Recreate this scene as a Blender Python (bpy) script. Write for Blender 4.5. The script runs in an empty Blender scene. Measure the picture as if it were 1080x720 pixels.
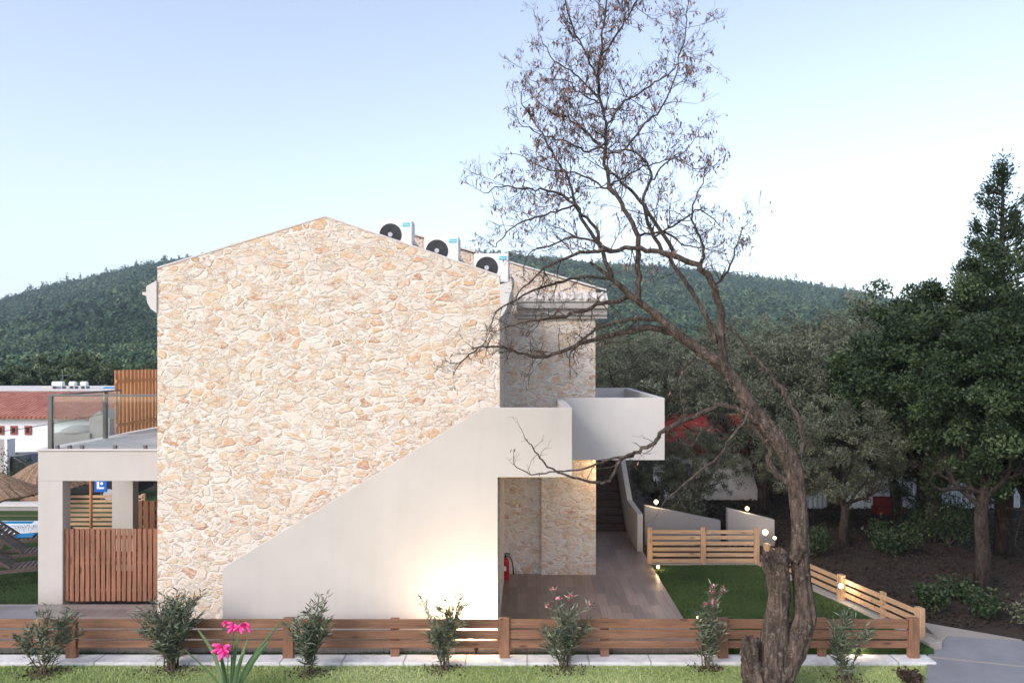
import bpy, bmesh, math, random
import numpy as np
from mathutils import Vector, Matrix
R = math.radians
S = bpy.context.scene
COL = S.collection
H = 4.8            # eye height above the terrace floor
F = 800.0          # focal length in photo pixels
# ------------------------------------------------------------------ camera, world, sun
cam_d = bpy.data.cameras.new('camera')
cam = bpy.data.objects.new('camera', cam_d); COL.objects.link(cam)
cam.location = (0, 0, H); cam.rotation_euler = (R(90), 0, 0)
cam_d.sensor_width = 36; cam_d.lens = 36*F/1080
cam_d.shift_x = -16/1080; cam_d.shift_y = 19/1080
cam_d.clip_start = .1; cam_d.clip_end = 8000
S.camera = cam
W = bpy.data.worlds.new('World'); S.world = W; W.use_nodes = True
nt = W.node_tree; nt.nodes.clear()
SUN_EL, SUN_AZ = 33, 222          # compass azimuth the light comes from (0 = +Y, clockwise): behind the camera, left
sky = nt.nodes.new('ShaderNodeTexSky'); sky.sky_type = 'NISHITA'; sky.sun_disc = False
sky.sun_elevation = R(SUN_EL); sky.sun_rotation = R(SUN_AZ)
sky.altitude = 50; sky.air_density = 1.0; sky.dust_density = 1.7; sky.ozone_density = 1.6
hs = nt.nodes.new('ShaderNodeHueSaturation'); hs.inputs['Saturation'].default_value = .72
bg = nt.nodes.new('ShaderNodeBackground'); bg.inputs[1].default_value = .15
ow = nt.nodes.new('ShaderNodeOutputWorld')
nt.links.new(sky.outputs[0], hs.inputs['Color']); tn = nt.nodes.new('ShaderNodeMix'); tn.data_type = 'RGBA'; tn.blend_type = 'MULTIPLY'; tn.inputs[0].default_value = 1; tn.inputs[7].default_value = (1.015, .975, .985, 1)
nt.links.new(hs.outputs[0], tn.inputs[6]); nt.links.new(tn.outputs[2], bg.inputs[0]); nt.links.new(bg.outputs[0], ow.inputs[0])
sl = bpy.data.lights.new('sun', 'SUN'); sl.energy = .8; sl.angle = R(16); sl.color = (1, .95, .89)
so = bpy.data.objects.new('sun', sl); COL.objects.link(so); so.location = (-20, -20, 40)
a = R(SUN_AZ); e = R(SUN_EL)
tosun = Vector((math.sin(a)*math.cos(e), math.cos(a)*math.cos(e), math.sin(e)))
so.rotation_euler = tosun.to_track_quat('Z', 'Y').to_euler()
S.view_settings.view_transform = 'Standard'; S.view_settings.look = 'None'
S.view_settings.gamma = 1; S.view_settings.exposure = 1.1; S.view_settings.use_curve_mapping = False
S.render.engine = 'CYCLES'
S.cycles.max_bounces = 6; S.cycles.transparent_max_bounces = 12; S.cycles.volume_bounces = 0

# ------------------------------------------------------------------ helpers
def X(px, D): return (px-556)*D/F
def Z(py, D): return H-(py-379)*D/F
def GD(py, z=0.): return (H-z)*F/(py-379)      # distance of a ground point seen at row py
def P(px, py, D): return Vector((X(px, D), D, Z(py, D)))

def tag(o, label=None, cat=None, group=None, kind=None):
    if label: o['label'] = label
    if cat: o['category'] = cat
    if group: o['group'] = group
    if kind: o['kind'] = kind
    return o
def thing(name, label, cat, loc=(0, 0, 0), group=None, rz=0):
    o = bpy.data.objects.new(name, None); COL.objects.link(o); o.empty_display_size = .2
    o.location = loc; o.rotation_euler = (0, 0, rz)
    return tag(o, label, cat, group)
def dup(o, parent=None):
    c = o.copy(); COL.objects.link(c)
    if parent: c.parent = parent
    for ch in list(o.children): dup(ch, c)
    return c

class MB:
    """collects geometry for one mesh object"""
    def __init__(s): s.v = []; s.f = []; s.m = []; s.att = []; s.cur = 0
    def add(s, vs, fs, mi=None):
        n = len(s.v); s.v.extend([tuple(v) for v in vs]); s.f.extend([tuple(i+n for i in f) for f in fs])
        s.m.extend([s.cur if mi is None else mi]*len(fs)); return s
    def box(s, x0, x1, y0, y1, z0, z1, mi=None):
        return s.add([(x0,y0,z0),(x1,y0,z0),(x1,y1,z0),(x0,y1,z0),(x0,y0,z1),(x1,y0,z1),(x1,y1,z1),(x0,y1,z1)],
              [(0,3,2,1),(4,5,6,7),(0,1,5,4),(1,2,6,5),(2,3,7,6),(3,0,4,7)], mi)
    def obox(s, c, ax, ay, az, mi=None):     # oriented box: centre and three half vectors
        c, ax, ay, az = map(Vector, (c, ax, ay, az))
        vs = [c+i*ax+j*ay+k*az for k in (-1,1) for (i,j) in ((-1,-1),(1,-1),(1,1),(-1,1))]
        return s.add(vs, [(0,3,2,1),(4,5,6,7),(0,1,5,4),(1,2,6,5),(2,3,7,6),(3,0,4,7)], mi)
    def beam(s, p, q, w, h, mi=None, up=(0,0,1)):
        p, q = Vector(p), Vector(q); d = q-p; u = d.normalized(); side = u.cross(Vector(up)).normalized(); u2 = side.cross(u)
        return s.obox((p+q)/2, d/2, side*w/2, u2*h/2, mi)
    def prism_y(s, pts, y0, y1, mi=None):    # pts (x,z) outline, extruded along y
        n = len(pts); vs = [(x,y0,z) for x,z in pts]+[(x,y1,z) for x,z in pts]
        fs = [tuple(range(n)), tuple(range(2*n-1, n-1, -1))]+[(i,i+n,(i+1)%n+n,(i+1)%n) for i in range(n)]
        return s.add(vs, fs, mi)
    def prism_x(s, pts, x0, x1, mi=None):    # pts (y,z)
        n = len(pts); vs = [(x0,y,z) for y,z in pts]+[(x1,y,z) for y,z in pts]
        fs = [tuple(range(n)), tuple(range(2*n-1, n-1, -1))]+[(i,i+n,(i+1)%n+n,(i+1)%n) for i in range(n)]
        return s.add(vs, fs, mi)
    def prism_z(s, pts, z0, z1, mi=None):
        n = len(pts); vs = [(x,y,z0) for x,y in pts]+[(x,y,z1) for x,y in pts]
        fs = [tuple(range(n-1, -1, -1)), tuple(range(n, 2*n))]+[(i,(i+1)%n,(i+1)%n+n,i+n) for i in range(n)]
        return s.add(vs, fs, mi)
    def tube(s, pts, rads, n=6, mi=None, cap=True):
        pts = [Vector(p) for p in pts]; k = len(pts); vs = []; ref = None
        if isinstance(rads, (int, float)): rads = [rads]*k
        for i, p in enumerate(pts):
            d = (pts[min(i+1,k-1)]-pts[max(i-1,0)])
            d = d.normalized() if d.length > 1e-9 else Vector((0,0,1))
            if ref is None: ref = Vector((1,0,0)) if abs(d.x) < .8 else Vector((0,1,0))
            u = (ref-d*ref.dot(d)); u = u.normalized() if u.length > 1e-6 else d.orthogonal().normalized()
            w = d.cross(u); ref = u
            for j in range(n):
                t = 2*math.pi*j/n; vs.append(p+(u*math.cos(t)+w*math.sin(t))*rads[i])
        fs = [(i*n+j, i*n+(j+1)%n, (i+1)*n+(j+1)%n, (i+1)*n+j) for i in range(k-1) for j in range(n)]
        if cap: fs += [tuple(range(n-1,-1,-1)), tuple(range((k-1)*n, k*n))]
        return s.add(vs, fs, mi)
    def lathe(s, prof, c=(0,0,0), n=20, mi=None):   # prof (r,z)
        c = Vector(c); vs = []; k = len(prof)
        for r, z in prof:
            for j in range(n):
                t = 2*math.pi*j/n; vs.append(c+Vector((r*math.cos(t), r*math.sin(t), z)))
        fs = [(i*n+j, i*n+(j+1)%n, (i+1)*n+(j+1)%n, (i+1)*n+j) for i in range(k-1) for j in range(n)]
        fs += [tuple(range(n-1,-1,-1)), tuple(range((k-1)*n, k*n))]
        return s.add(vs, fs, mi)
    def build(s, name, mat, parent=None, bevel=0, smooth=False):
        me = bpy.data.meshes.new(name); me.from_pydata(s.v, [], s.f); 
        mats = mat if isinstance(mat, (list, tuple)) else [mat]
        for m in mats: me.materials.append(m)
        if len(mats) > 1: me.polygons.foreach_set('material_index', s.m)
        if smooth: me.polygons.foreach_set('use_smooth', [True]*len(me.polygons))
        me.update()
        o = bpy.data.objects.new(name, me); COL.objects.link(o)
        if parent: o.parent = parent
        if bevel:
            b = o.modifiers.new('bevel', 'BEVEL'); b.width = bevel; b.segments = 2; b.limit_method = 'ANGLE'
        return o
def np_mesh(name, verts, quads, mats, parent=None, attr=None, smooth=False):
    """verts (n,3); quads (m,k) with k constant"""
    me = bpy.data.meshes.new(name); n = len(verts); m, k = quads.shape
    me.vertices.add(n); me.vertices.foreach_set('co', np.ascontiguousarray(verts, dtype=np.float32).ravel())
    me.loops.add(m*k); me.loops.foreach_set('vertex_index', quads.astype(np.int32).ravel())
    me.polygons.add(m); me.polygons.foreach_set('loop_start', np.arange(0, m*k, k, dtype=np.int32))
    if smooth: me.polygons.foreach_set('use_smooth', np.ones(m, dtype=bool))
    me.update(calc_edges=True)
    for mt in (mats if isinstance(mats, (list, tuple)) else [mats]): me.materials.append(mt)
    if attr is not None:
        at = me.attributes.new('vary', 'FLOAT', 'POINT'); at.data.foreach_set('value', attr.astype(np.float32))
    o = bpy.data.objects.new(name, me); COL.objects.link(o)
    if parent: o.parent = parent
    return o

# ------------------------------------------------------------------ materials
def srgb(r, g, b):
    f = lambda c: (c/255/12.92) if c/255 <= .04045 else ((c/255+.055)/1.055)**2.4
    return (f(r), f(g), f(b))
class NT:
    def __init__(s, name, rough=.8):
        s.m = bpy.data.materials.new(name); s.m.use_nodes = True; s.t = s.m.node_tree; s.b = s.t.nodes['Principled BSDF']
        s.b.inputs['Roughness'].default_value = rough
        s.b.inputs['Specular IOR Level'].default_value = .3
    def n(s, typ, **kw):
        nd = s.t.nodes.new('ShaderNode'+typ)
        for k, v in kw.items():
            if k.startswith('i_'):
                key = k[2:].replace('_', ' '); key = int(key) if key.isdigit() else key
                nd.inputs[key].default_value = v
            else: setattr(nd, k, v)
        return nd
    def l(s, a, b): s.t.links.new(a, b)
    def coord(s, scale=(1,1,1), rot=(0,0,0), kind='Object'):
        tc = s.n('TexCoord'); mp = s.n('Mapping'); mp.inputs['Scale'].default_value = scale; mp.inputs['Rotation'].default_value = rot
        s.l(tc.outputs[kind], mp.inputs[0]); return mp.outputs[0]
    def noise(s, vec, scale, detail=5, rough=.6):
        nd = s.n('TexNoise'); nd.inputs['Scale'].default_value = scale; nd.inputs['Detail'].default_value = detail; nd.inputs['Roughness'].default_value = rough
        s.l(vec, nd.inputs['Vector']); return nd
    def ramp(s, fac, stops, interp='LINEAR'):
        nd = s.n('ValToRGB'); cr = nd.color_ramp; cr.interpolation = interp
        while len(cr.elements) < len(stops): cr.elements.new(.5)
        for el, (p, c) in zip(cr.elements, stops): el.position = p; el.color = (c[0], c[1], c[2], 1) if not isinstance(c, (int, float)) else (c, c, c, 1)
        s.l(fac, nd.inputs[0]); return nd.outputs[0]
    def mix(s, fac, a, b, mode='MIX'):
        nd = s.n('Mix', data_type='RGBA', blend_type=mode)
        if isinstance(fac, (int, float)): nd.inputs[0].default_value = fac
        else: s.l(fac, nd.inputs[0])
        for v, i in ((a, 6), (b, 7)):
            if isinstance(v, tuple): nd.inputs[i].default_value = (*v[:3], 1)
            else: s.l(v, nd.inputs[i])
        return nd.outputs[2]
    def math(s, op, a, b=None, c=None):
        nd = s.n('Math', operation=op)
        for i, v in enumerate((a, b, c)):
            if v is None: continue
            if isinstance(v, (int, float)): nd.inputs[i].default_value = v
            else: s.l(v, nd.inputs[i])
        return nd.outputs[0]
    def bump(s, h, strength=.3, dist=.02):
        nd = s.n('Bump'); nd.inputs['Strength'].default_value = strength; nd.inputs['Distance'].default_value = dist
        s.l(h, nd.inputs['Height']); s.l(nd.outputs[0], s.b.inputs['Normal'])
    def col(s, c):
        if isinstance(c, tuple): s.b.inputs['Base Color'].default_value = (*c, 1)
        else: s.l(c, s.b.inputs['Base Color'])
M = {}
def plain(name, c, rough=.7, metal=0, var=.12, scale=8, spec=.3):
    t = NT(name, rough); v = t.coord(); nz = t.noise(v, scale, 5)
    dark = tuple(x*(1-var*1.6) for x in c); lite = tuple(min(1, x*(1+var)) for x in c)
    t.col(t.ramp(nz.outputs[0], [(.3, dark), (.7, lite)])); t.b.inputs['Metallic'].default_value = metal
    t.b.inputs['Specular IOR Level'].default_value = spec
    t.bump(nz.outputs[0], .15, .01)
    M[name] = t.m; return t.m
def glow(name, c, st):
    t = NT(name, .5); t.b.inputs['Base Color'].default_value = (*c, 1); t.b.inputs['Emission Color'].default_value = (*c, 1)
    t.b.inputs['Emission Strength'].default_value = st; M[name] = t.m

# rubble stone
def stone_mat(name, k=.92):
    t = NT(name, .92); v = t.coord((1, 1, 1.7))
    def warp(vec, sc, amt, det=4):
        dn = t.noise(vec, sc, det, .62); sub = t.n('VectorMath', operation='SUBTRACT'); t.l(dn.outputs['Color'], sub.inputs[0]); sub.inputs[1].default_value = (.5, .5, .5)
        s_ = t.n('VectorMath', operation='SCALE'); t.l(sub.outputs[0], s_.inputs[0]); s_.inputs['Scale'].default_value = amt
        ad = t.n('VectorMath', operation='ADD'); t.l(vec, ad.inputs[0]); t.l(s_.outputs[0], ad.inputs[1]); return ad.outputs[0]
    vv = warp(warp(v, 2.2, .36, 2), 11, .10, 5)
    def net(scale, rnd):
        f = t.n('TexVoronoi', feature='F1'); e = t.n('TexVoronoi', feature='DISTANCE_TO_EDGE')
        for q in (f, e): q.inputs['Scale'].default_value = scale; q.inputs['Randomness'].default_value = rnd; t.l(vv, q.inputs['Vector'])
        sp = t.n('SeparateColor'); t.l(f.outputs['Color'], sp.inputs[0])
        return sp.outputs[0], sp.outputs[1], sp.outputs[2], e.outputs[0]
    a1, b1, g1, e1 = net(4.0, .92); a2, b2, g2, e2 = net(7.5, 1.)
    mk = t.noise(v, 2.3, 2, .5); msk = t.math('GREATER_THAN', mk.outputs[0], .53)
    def mixf(x, y):
        nd = t.n('Mix', data_type='FLOAT'); t.l(msk, nd.inputs[0]); t.l(x, nd.inputs[2]); t.l(y, nd.inputs[3]); return nd.outputs[0]
    ca, cb, cg = mixf(a1, a2), mixf(b1, b2), mixf(g1, g2); ed = mixf(e1, t.math('MULTIPLY', e2, 1.7))
    wn = t.noise(v, 26, 6, .7); ed2 = t.math('ADD', ed, t.math('MULTIPLY', t.math('SUBTRACT', wn.outputs[0], .5), .12))
    face = t.ramp(ed2, [(.045, 0.), (.085, 1.)])
    K = lambda r_, g_, b_: (r_*k, g_*k*.985, b_*k*.965)
    stones = t.ramp(ca, [(0, K(.76,.68,.60)), (.16, K(.72,.60,.46)), (.30, K(.80,.74,.67)), (.44, K(.70,.54,.37)), (.55, K(.78,.69,.59)),
                         (.68, K(.72,.50,.31)), (.77, K(.76,.64,.52)), (.86, K(.64,.38,.20)), (.93, K(.50,.24,.12)), (.97, K(.58,.50,.42))], 'CONSTANT')
    fn = t.noise(v, 12, 10, .78); fn2 = t.noise(v, 4.2, 7, .75); fn3 = t.noise(v, 55, 4, .7)
    c = t.mix(t.ramp(fn.outputs[0], [(.42, 0.), (.60, .8)]), stones, K(.84, .78, .71))          # pale lime smears
    c = t.mix(t.ramp(fn2.outputs[0], [(.51, 0.), (.64, .75)]), c, K(.70, .44, .27))             # ochre staining
    c = t.mix(t.ramp(fn.outputs[0], [(.30, .7), (.40, 0.)]), c, K(.50, .34, .22))
    mort = t.ramp(wn.outputs[0], [(.3, K(.78,.72,.65)), (.7, K(.90,.86,.81))])
    pit = t.noise(t.coord((1, 1, 3.0)), 12, 8, .75); pm = t.ramp(pit.outputs[0], [(.585, 0.), (.64, 1.)])
    c = t.mix(face, mort, c)
    rim = t.ramp(ed2, [(.05, 0.), (.075, 1.), (.10, 1.), (.14, 0.)]); rim = t.math('MULTIPLY', rim, t.ramp(cg, [(.45, 0.), (.9, .45)]))
    c = t.mix(rim, c, K(.42, .30, .21))                                                          # weathered brown edge of some stones
    c = t.mix(t.math('MULTIPLY', pm, .7), c, K(.48, .37, .29))
    c = t.mix(.5, c, t.ramp(fn3.outputs[0], [(.3, .72), (.7, 1.15)]), 'MULTIPLY')
    t.col(c)
    hgt = t.math('ADD', t.math('MULTIPLY', t.ramp(ed2, [(.03, 0.), (.15, 1.)]), t.math('ADD', t.math('MULTIPLY', cb, .8), .35)), t.math('MULTIPLY', fn.outputs[0], .9))
    hgt = t.math('SUBTRACT', hgt, t.math('MULTIPLY', pm, .5)); t.bump(hgt, .75, .024)
    M[name] = t.m
stone_mat('stone')
# plaster
def plaster(name, c):
    t = NT(name, .85); v = t.coord(); n1 = t.noise(v, .9, 6, .65); n2 = t.noise(v, 60, 4, .6)
    base = t.ramp(n1.outputs[0], [(.3, tuple(x*.93 for x in c)), (.7, tuple(x*1.04 for x in c))])
    st = t.noise(t.coord((2.2, 2.2, .25)), 1.6, 5, .65)
    base = t.mix(t.ramp(st.outputs[0], [(.50, 0.), (.72, .22)]), base, tuple(x*.78 for x in c))
    s3 = t.noise(t.coord((9, 9, .5)), 1.3, 6, .7); base = t.mix(t.ramp(s3.outputs[0], [(.56, 0.), (.72, .12)]), base, tuple(x*.74 for x in c))
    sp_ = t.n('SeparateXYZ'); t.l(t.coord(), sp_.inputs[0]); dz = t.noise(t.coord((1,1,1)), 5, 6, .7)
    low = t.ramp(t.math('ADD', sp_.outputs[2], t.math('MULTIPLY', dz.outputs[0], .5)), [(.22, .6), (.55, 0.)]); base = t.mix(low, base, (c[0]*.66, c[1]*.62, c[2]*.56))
    t.col(base); t.bump(n2.outputs[0], .25, .006); M[name] = t.m
plaster('plaster', (.505, .475, .45)); plaster('plaster_white', (.60, .575, .56)); plaster('plaster_grey', (.33, .32, .32))
plaster('concrete', (.36, .34, .32))
# wood
def wood(name, c, axis, dark=.55, rough=.65):
    t = NT(name, rough); sc = [14, 14, 14]; sc[axis] = .9
    v = t.coord(tuple(sc)); n1 = t.noise(v, 2.2, 9, .75); n2 = t.noise(t.coord(), 1.1, 3)
    vb = t.n('TexVoronoi', feature='F1'); s2 = [5, 5, 5]; s2[axis] = 1.6; t.l(t.coord(tuple(s2)), vb.inputs['Vector']); vb.inputs['Scale'].default_value = 1.3
    knot = t.ramp(vb.outputs['Distance'], [(.09, 1.), (.20, 0.)])
    a = t.ramp(n1.outputs[0], [(.3, tuple(x*dark*.8 for x in c)), (.5, c), (.7, tuple(min(1, x*1.5) for x in c))])
    a = t.mix(t.ramp(n2.outputs[0], [(.35, 0.), (.7, .45)]), a, tuple(x*.62 for x in c))
    a = t.mix(t.math('MULTIPLY', knot, .75), a, tuple(x*.25 for x in c))
    t.col(a); t.bump(n1.outputs[0], .5, .008); M[name] = t.m
for ax, nm in enumerate('xyz'):
    wood('stained_wood_'+nm, (.22, .115, .072), ax); wood('pine_'+nm, (.46, .30, .185), ax, .7)
wood('screen_wood', (.50, .24, .11), 2, .6)
wood('gate_wood', (.27, .125, .075), 2)
wood('grey_wood', (.12, .09, .08), 0)
# plank tiles running away from the camera
def tiles(name, c, rot=90, w=1.2, h=.2):
    t = NT(name, .38); v = t.coord((1,1,1), (0,0,R(rot)))
    br = t.n('TexBrick'); t.l(v, br.inputs['Vector']); br.offset = .37; br.inputs['Scale'].default_value = 1
    br.inputs['Brick Width'].default_value = w; br.inputs['Row Height'].default_value = h; br.inputs['Mortar Size'].default_value = .003
    br.inputs['Color1'].default_value = (*[x*1.25 for x in c], 1); br.inputs['Color2'].default_value = (*[x*.75 for x in c], 1); br.inputs['Mortar'].default_value = (*[x*.35 for x in c], 1)
    g = t.noise(t.coord((22, 1.3, 1)), 1.2, 6, .65)
    a = t.mix(.75, br.outputs['Color'], t.ramp(g.outputs[0], [(.25, .45), (.75, 1.15)]), 'MULTIPLY')
    t.col(a); t.b.inputs['Specular IOR Level'].default_value = .5
    t.bump(t.math('ADD', br.outputs['Fac'], t.math('MULTIPLY', g.outputs[0], -.3)), -.25, .004); M[name] = t.m
tiles('deck_tile', (.195, .152, .135))
tiles('grey_tile', (.24, .215, .205), 0)
plain('dark_tile', (.055, .04, .035), .5)
# paving and ground
t = NT('asphalt', .8); v = t.coord(); n1 = t.noise(v, 1.3, 6); n2 = t.noise(v, 90, 3)
a_ = t.ramp(n1.outputs[0], [(.3, (.19, .195, .215)), (.7, (.27, .275, .30))]); a_ = t.mix(.35, a_, t.ramp(n2.outputs[0], [(.3, .3), (.7, 1.)]), 'MULTIPLY')
t.col(a_); t.bump(n2.outputs[0], .4, .006); M['asphalt'] = t.m
t = NT('curb', .85); v = t.coord(); n1 = t.noise(v, 2.3, 8, .7); n2 = t.noise(v, 40, 5, .7); n3 = t.noise(v, 7, 8, .75)
a_ = t.ramp(n1.outputs[0], [(.3, (.42, .42, .43)), (.5, (.60, .60, .61)), (.7, (.70, .70, .71))]); a_ = t.mix(t.ramp(n3.outputs[0], [(.55, 0.), (.7, .55)]), a_, (.26, .25, .22))
jt = t.n('TexWave', wave_type='BANDS', bands_direction='X', wave_profile='SIN'); jt.inputs['Scale'].default_value = .314; t.l(v, jt.inputs['Vector'])
a_ = t.mix(t.ramp(jt.outputs['Fac'], [(.0, .7), (.0006, 0.)]), a_, (.15, .145, .14))
t.col(a_); t.bump(t.math('ADD', n2.outputs[0], n3.outputs[0]), .5, .01); M['curb'] = t.m
t = NT('soil', .95); v = t.coord(); n1 = t.noise(v, .8, 8, .7); n2 = t.noise(v, 14, 6, .7)
a_ = t.ramp(n1.outputs[0], [(.3, (.026, .019, .015)), (.6, (.055, .038, .030)), (.8, (.035, .035, .018))])
a_ = t.mix(.6, a_, t.ramp(n2.outputs[0], [(.3, .35), (.7, 1.25)]), 'MULTIPLY'); t.col(a_); t.bump(n2.outputs[0], .8, .05); M['soil'] = t.m
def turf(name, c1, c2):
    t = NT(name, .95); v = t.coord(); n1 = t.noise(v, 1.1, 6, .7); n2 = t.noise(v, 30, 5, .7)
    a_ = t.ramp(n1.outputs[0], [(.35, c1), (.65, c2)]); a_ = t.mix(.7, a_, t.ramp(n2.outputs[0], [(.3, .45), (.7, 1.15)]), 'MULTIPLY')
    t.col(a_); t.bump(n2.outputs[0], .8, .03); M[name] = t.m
turf('turf_front_lit', (.24, .30, .12), (.36, .41, .20)); turf('turf_back', (.03, .065, .015), (.045, .085, .02)); turf('field', (.10, .13, .05), (.15, .17, .07))  # front turf: the stronger light on this lawn is put into its colour
def leafy(name, c1, c2, rough=.55, c3=None):
    t = NT(name, rough); at = t.n('Attribute', attribute_name='vary'); oi = t.n('ObjectInfo')
    stops = [(.0, c1), (.6, c2)]+([(1., c3)] if c3 else [])
    a_ = t.ramp(at.outputs['Fac'], stops); t.col(a_)
    t.b.inputs['Specular IOR Level'].default_value = .25; M[name] = t.m
leafy('grass_front_lit', (.19, .27, .08), (.38, .46, .18), .7, (.60, .62, .36))  # front blades painted paler to carry the lit look of that lawn
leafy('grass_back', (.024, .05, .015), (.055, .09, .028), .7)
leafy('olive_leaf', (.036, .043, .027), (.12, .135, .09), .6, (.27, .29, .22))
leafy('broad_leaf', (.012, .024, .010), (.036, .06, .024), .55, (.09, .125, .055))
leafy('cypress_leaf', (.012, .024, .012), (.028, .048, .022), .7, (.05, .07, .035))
leafy('oleander_leaf', (.045, .062, .04), (.11, .14, .088), .45, (.27, .31, .22))
leafy('hill_leaf', (.014, .034, .018), (.055, .10, .048), .9, (.16, .21, .10))
leafy('far_leaf', (.035, .055, .030), (.095, .13, .065), .8, (.18, .22, .11))
leafy('canna_leaf', (.05, .10, .045), (.10, .17, .08), .45, (.17, .23, .12))
leafy('dry_pod', (.11, .055, .045), (.22, .12, .095), .8, (.33, .21, .17))
leafy('litter_leaf', (.03, .022, .017), (.07, .045, .033), .9, (.15, .09, .08))
leafy('pink_petal', (.68, .02, .16), (.85, .06, .32), .5, (.92, .22, .48))
leafy('rose_petal', (.35, .05, .09), (.6, .2, .25), .6, (.75, .5, .5))
def bark(name, c, lite, sc=6, lich=.6, d=.06):
    t = NT(name, .95); v = t.coord((1, 1, .4)); n1 = t.noise(v, sc, 10, .8); n2 = t.noise(t.coord(), 15, 7, .75); n3 = t.noise(t.coord((1,1,.22)), sc*4, 8, .75)
    a_ = t.ramp(n1.outputs[0], [(.34, tuple(x*.3 for x in c)), (.5, c), (.64, tuple(x*1.8 for x in c))])
    a_ = t.mix(.8, a_, t.ramp(n3.outputs[0], [(.38, .22), (.60, 1.45)]), 'MULTIPLY')
    a_ = t.mix(t.ramp(n2.outputs[0], [(.56, 0.), (.66, lich*.7)]), a_, lite); t.col(a_)
    t.bump(t.math('ADD', n1.outputs[0], n3.outputs[0]), 1., d); M[name] = t.m
bark('bark', (.115, .085, .068), (.46, .41, .37), 6, .8); bark('twig', (.115, .088, .074), (.24, .20, .18), 9, .5)
bark('dark_bark', (.05, .038, .032), (.10, .08, .07)); bark('pale_branch', (.26, .23, .20), (.36, .33, .30), 9)
plain('shrub_stem', (.11, .085, .06))
plain('metal_grey', (.13, .135, .14), .45, .6, .08); plain('white_paint', (.78, .78, .78), .45, 0, .03)
plain('black_plastic', (.018, .018, .02), .5, 0, .1, 8, .3); plain('fan_grey', (.045, .05, .06), .5); plain('hub_grey', (.45, .46, .48), .5)
plain('cyan_label', (.02, .42, .60), .5, 0, .02); plain('red_paint', (.42, .012, .010), .35); plain('blue_cloth', (.03, .22, .45), .8); plain('blue_print', (.01, .12, .50), .5)
plain('straw', (.30, .20, .13), .9, 0, .45, 30); plain('car_black', (.02, .022, .025), .3); plain('red_frame', (.32, .09, .07), .7)
plain('dark_void', (.015, .015, .017), .6); plain('dark_red', (.12, .012, .012)); plain('corrugated', (.42, .46, .50), .5); plain('red_roof', (.22, .026, .022), .8, 0, .3)
plain('rock', (.30, .25, .22), .9, 0, .35, 12); plain('pool_white', (.78, .82, .86), .6, 0, .04)
t = NT('glass', .02); t.b.inputs['Transmission Weight'].default_value = 1; t.b.inputs['IOR'].default_value = 1.45; t.b.inputs['Base Color'].default_value = (.90, .95, .94, 1); M['glass'] = t.m
t = NT('water', .05); t.b.inputs['Base Color'].default_value = (.05, .30, .55, 1); t.bump(t.noise(t.coord(), 4, 3).outputs[0], .1, .02); M['water'] = t.m
t = NT('roof_tile', .85); v = t.coord(); wv = t.n('TexWave', wave_type='BANDS', bands_direction='X'); wv.inputs['Scale'].default_value = 1.6; t.l(v, wv.inputs['Vector'])
wy = t.n('TexWave', wave_type='BANDS', bands_direction='Y'); wy.inputs['Scale'].default_value = 1.1; t.l(v, wy.inputs['Vector'])
n1 = t.noise(v, 2.5, 6, .7); a_ = t.ramp(n1.outputs[0], [(.3, (.22, .075, .05)), (.55, (.34, .13, .09)), (.75, (.42, .21, .15))])
t.col(a_); t.bump(t.math('ADD', wv.outputs['Fac'], t.math('MULTIPLY', wy.outputs['Fac'], .4)), .8, .06); M['roof_tile'] = t.m
glow('lamp_glow', (1, .76, .36), 2.2)
def lamp_light(loc, w, r=.04, c=(1, .72, .42), parent=None):
    l = bpy.data.lights.new('lamp_light', 'POINT'); l.energy = w; l.color = c; l.shadow_soft_size = r
    o = bpy.data.objects.new('lamp_light', l); COL.objects.link(o); o.location = loc
    if parent: o.parent = parent
    return o
# ------------------------------------------------------------------ ground, hills
rng = np.random.default_rng(5); rnd = random.Random(11)
ridge_px = [(-900,350),(-300,352),(-60,332),(0,319),(55,303),(100,294),(160,279),(215,268),(280,258),(350,256),(430,262),(530,268),(600,274),(640,278),(700,282),(760,291),(830,298),(900,306),(955,319),(1080,338),(1400,352),(2400,372)]
RX = np.array([p[0] for p in ridge_px], float); RY = np.array([p[1] for p in ridge_px], float)
RD = 900.
def hill_h(x, y):
    """terrain height; the ridge stands 900 m off"""
    px = 556+x/np.maximum(y, 60)*F
    top = 4.8+(379-np.interp(px, RX, RY))*RD/F - 5.5
    t = np.clip((y-150)/(RD-150), 0, 1.25)
    s = np.where(t < 1, (y/RD)*np.sin(np.clip(t,0,1)*math.pi/2)**.9, np.cos((t-1)*3))
    n = 7*np.sin(x*.013+1.3)*np.sin(y*.011+.4)+5*np.sin(x*.031+y*.017)+3*np.sin(x*.06-y*.05)
    return top*s + n*np.clip(np.sin(np.clip(t,0,1)*math.pi), 0, 1)*.6 - .22
g = MB(); g.add([(-1800,-60,-.22),(1800,-60,-.22),(1800,1300,-.22),(-1800,1300,-.22)], [(0,1,2,3)])
tag(g.build('ground', M['soil']), kind='structure')
nx, ny = 130, 60
xs = np.linspace(-1300, 1500, nx); ys = np.linspace(150, 1080, ny); gx, gy = np.meshgrid(xs, ys)
gz = hill_h(gx, gy); V = np.stack([gx.ravel(), gy.ravel(), gz.ravel()], 1)
i = np.arange((ny-1)*(nx-1)); r_, c_ = i//(nx-1), i % (nx-1); b0 = r_*nx+c_
t = NT('hill_soil', .95); v = t.coord(); n1 = t.noise(v, .03, 8, .7); t.col(t.ramp(n1.outputs[0], [(.35, (.02,.035,.018)), (.6, (.045,.065,.03)), (.75, (.10,.10,.06))])); M['hill_soil'] = t.m
tag(np_mesh('hill', V, np.stack([b0, b0+1, b0+nx+1, b0+nx], 1), M['hill_soil'], smooth=True), kind='structure')

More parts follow.
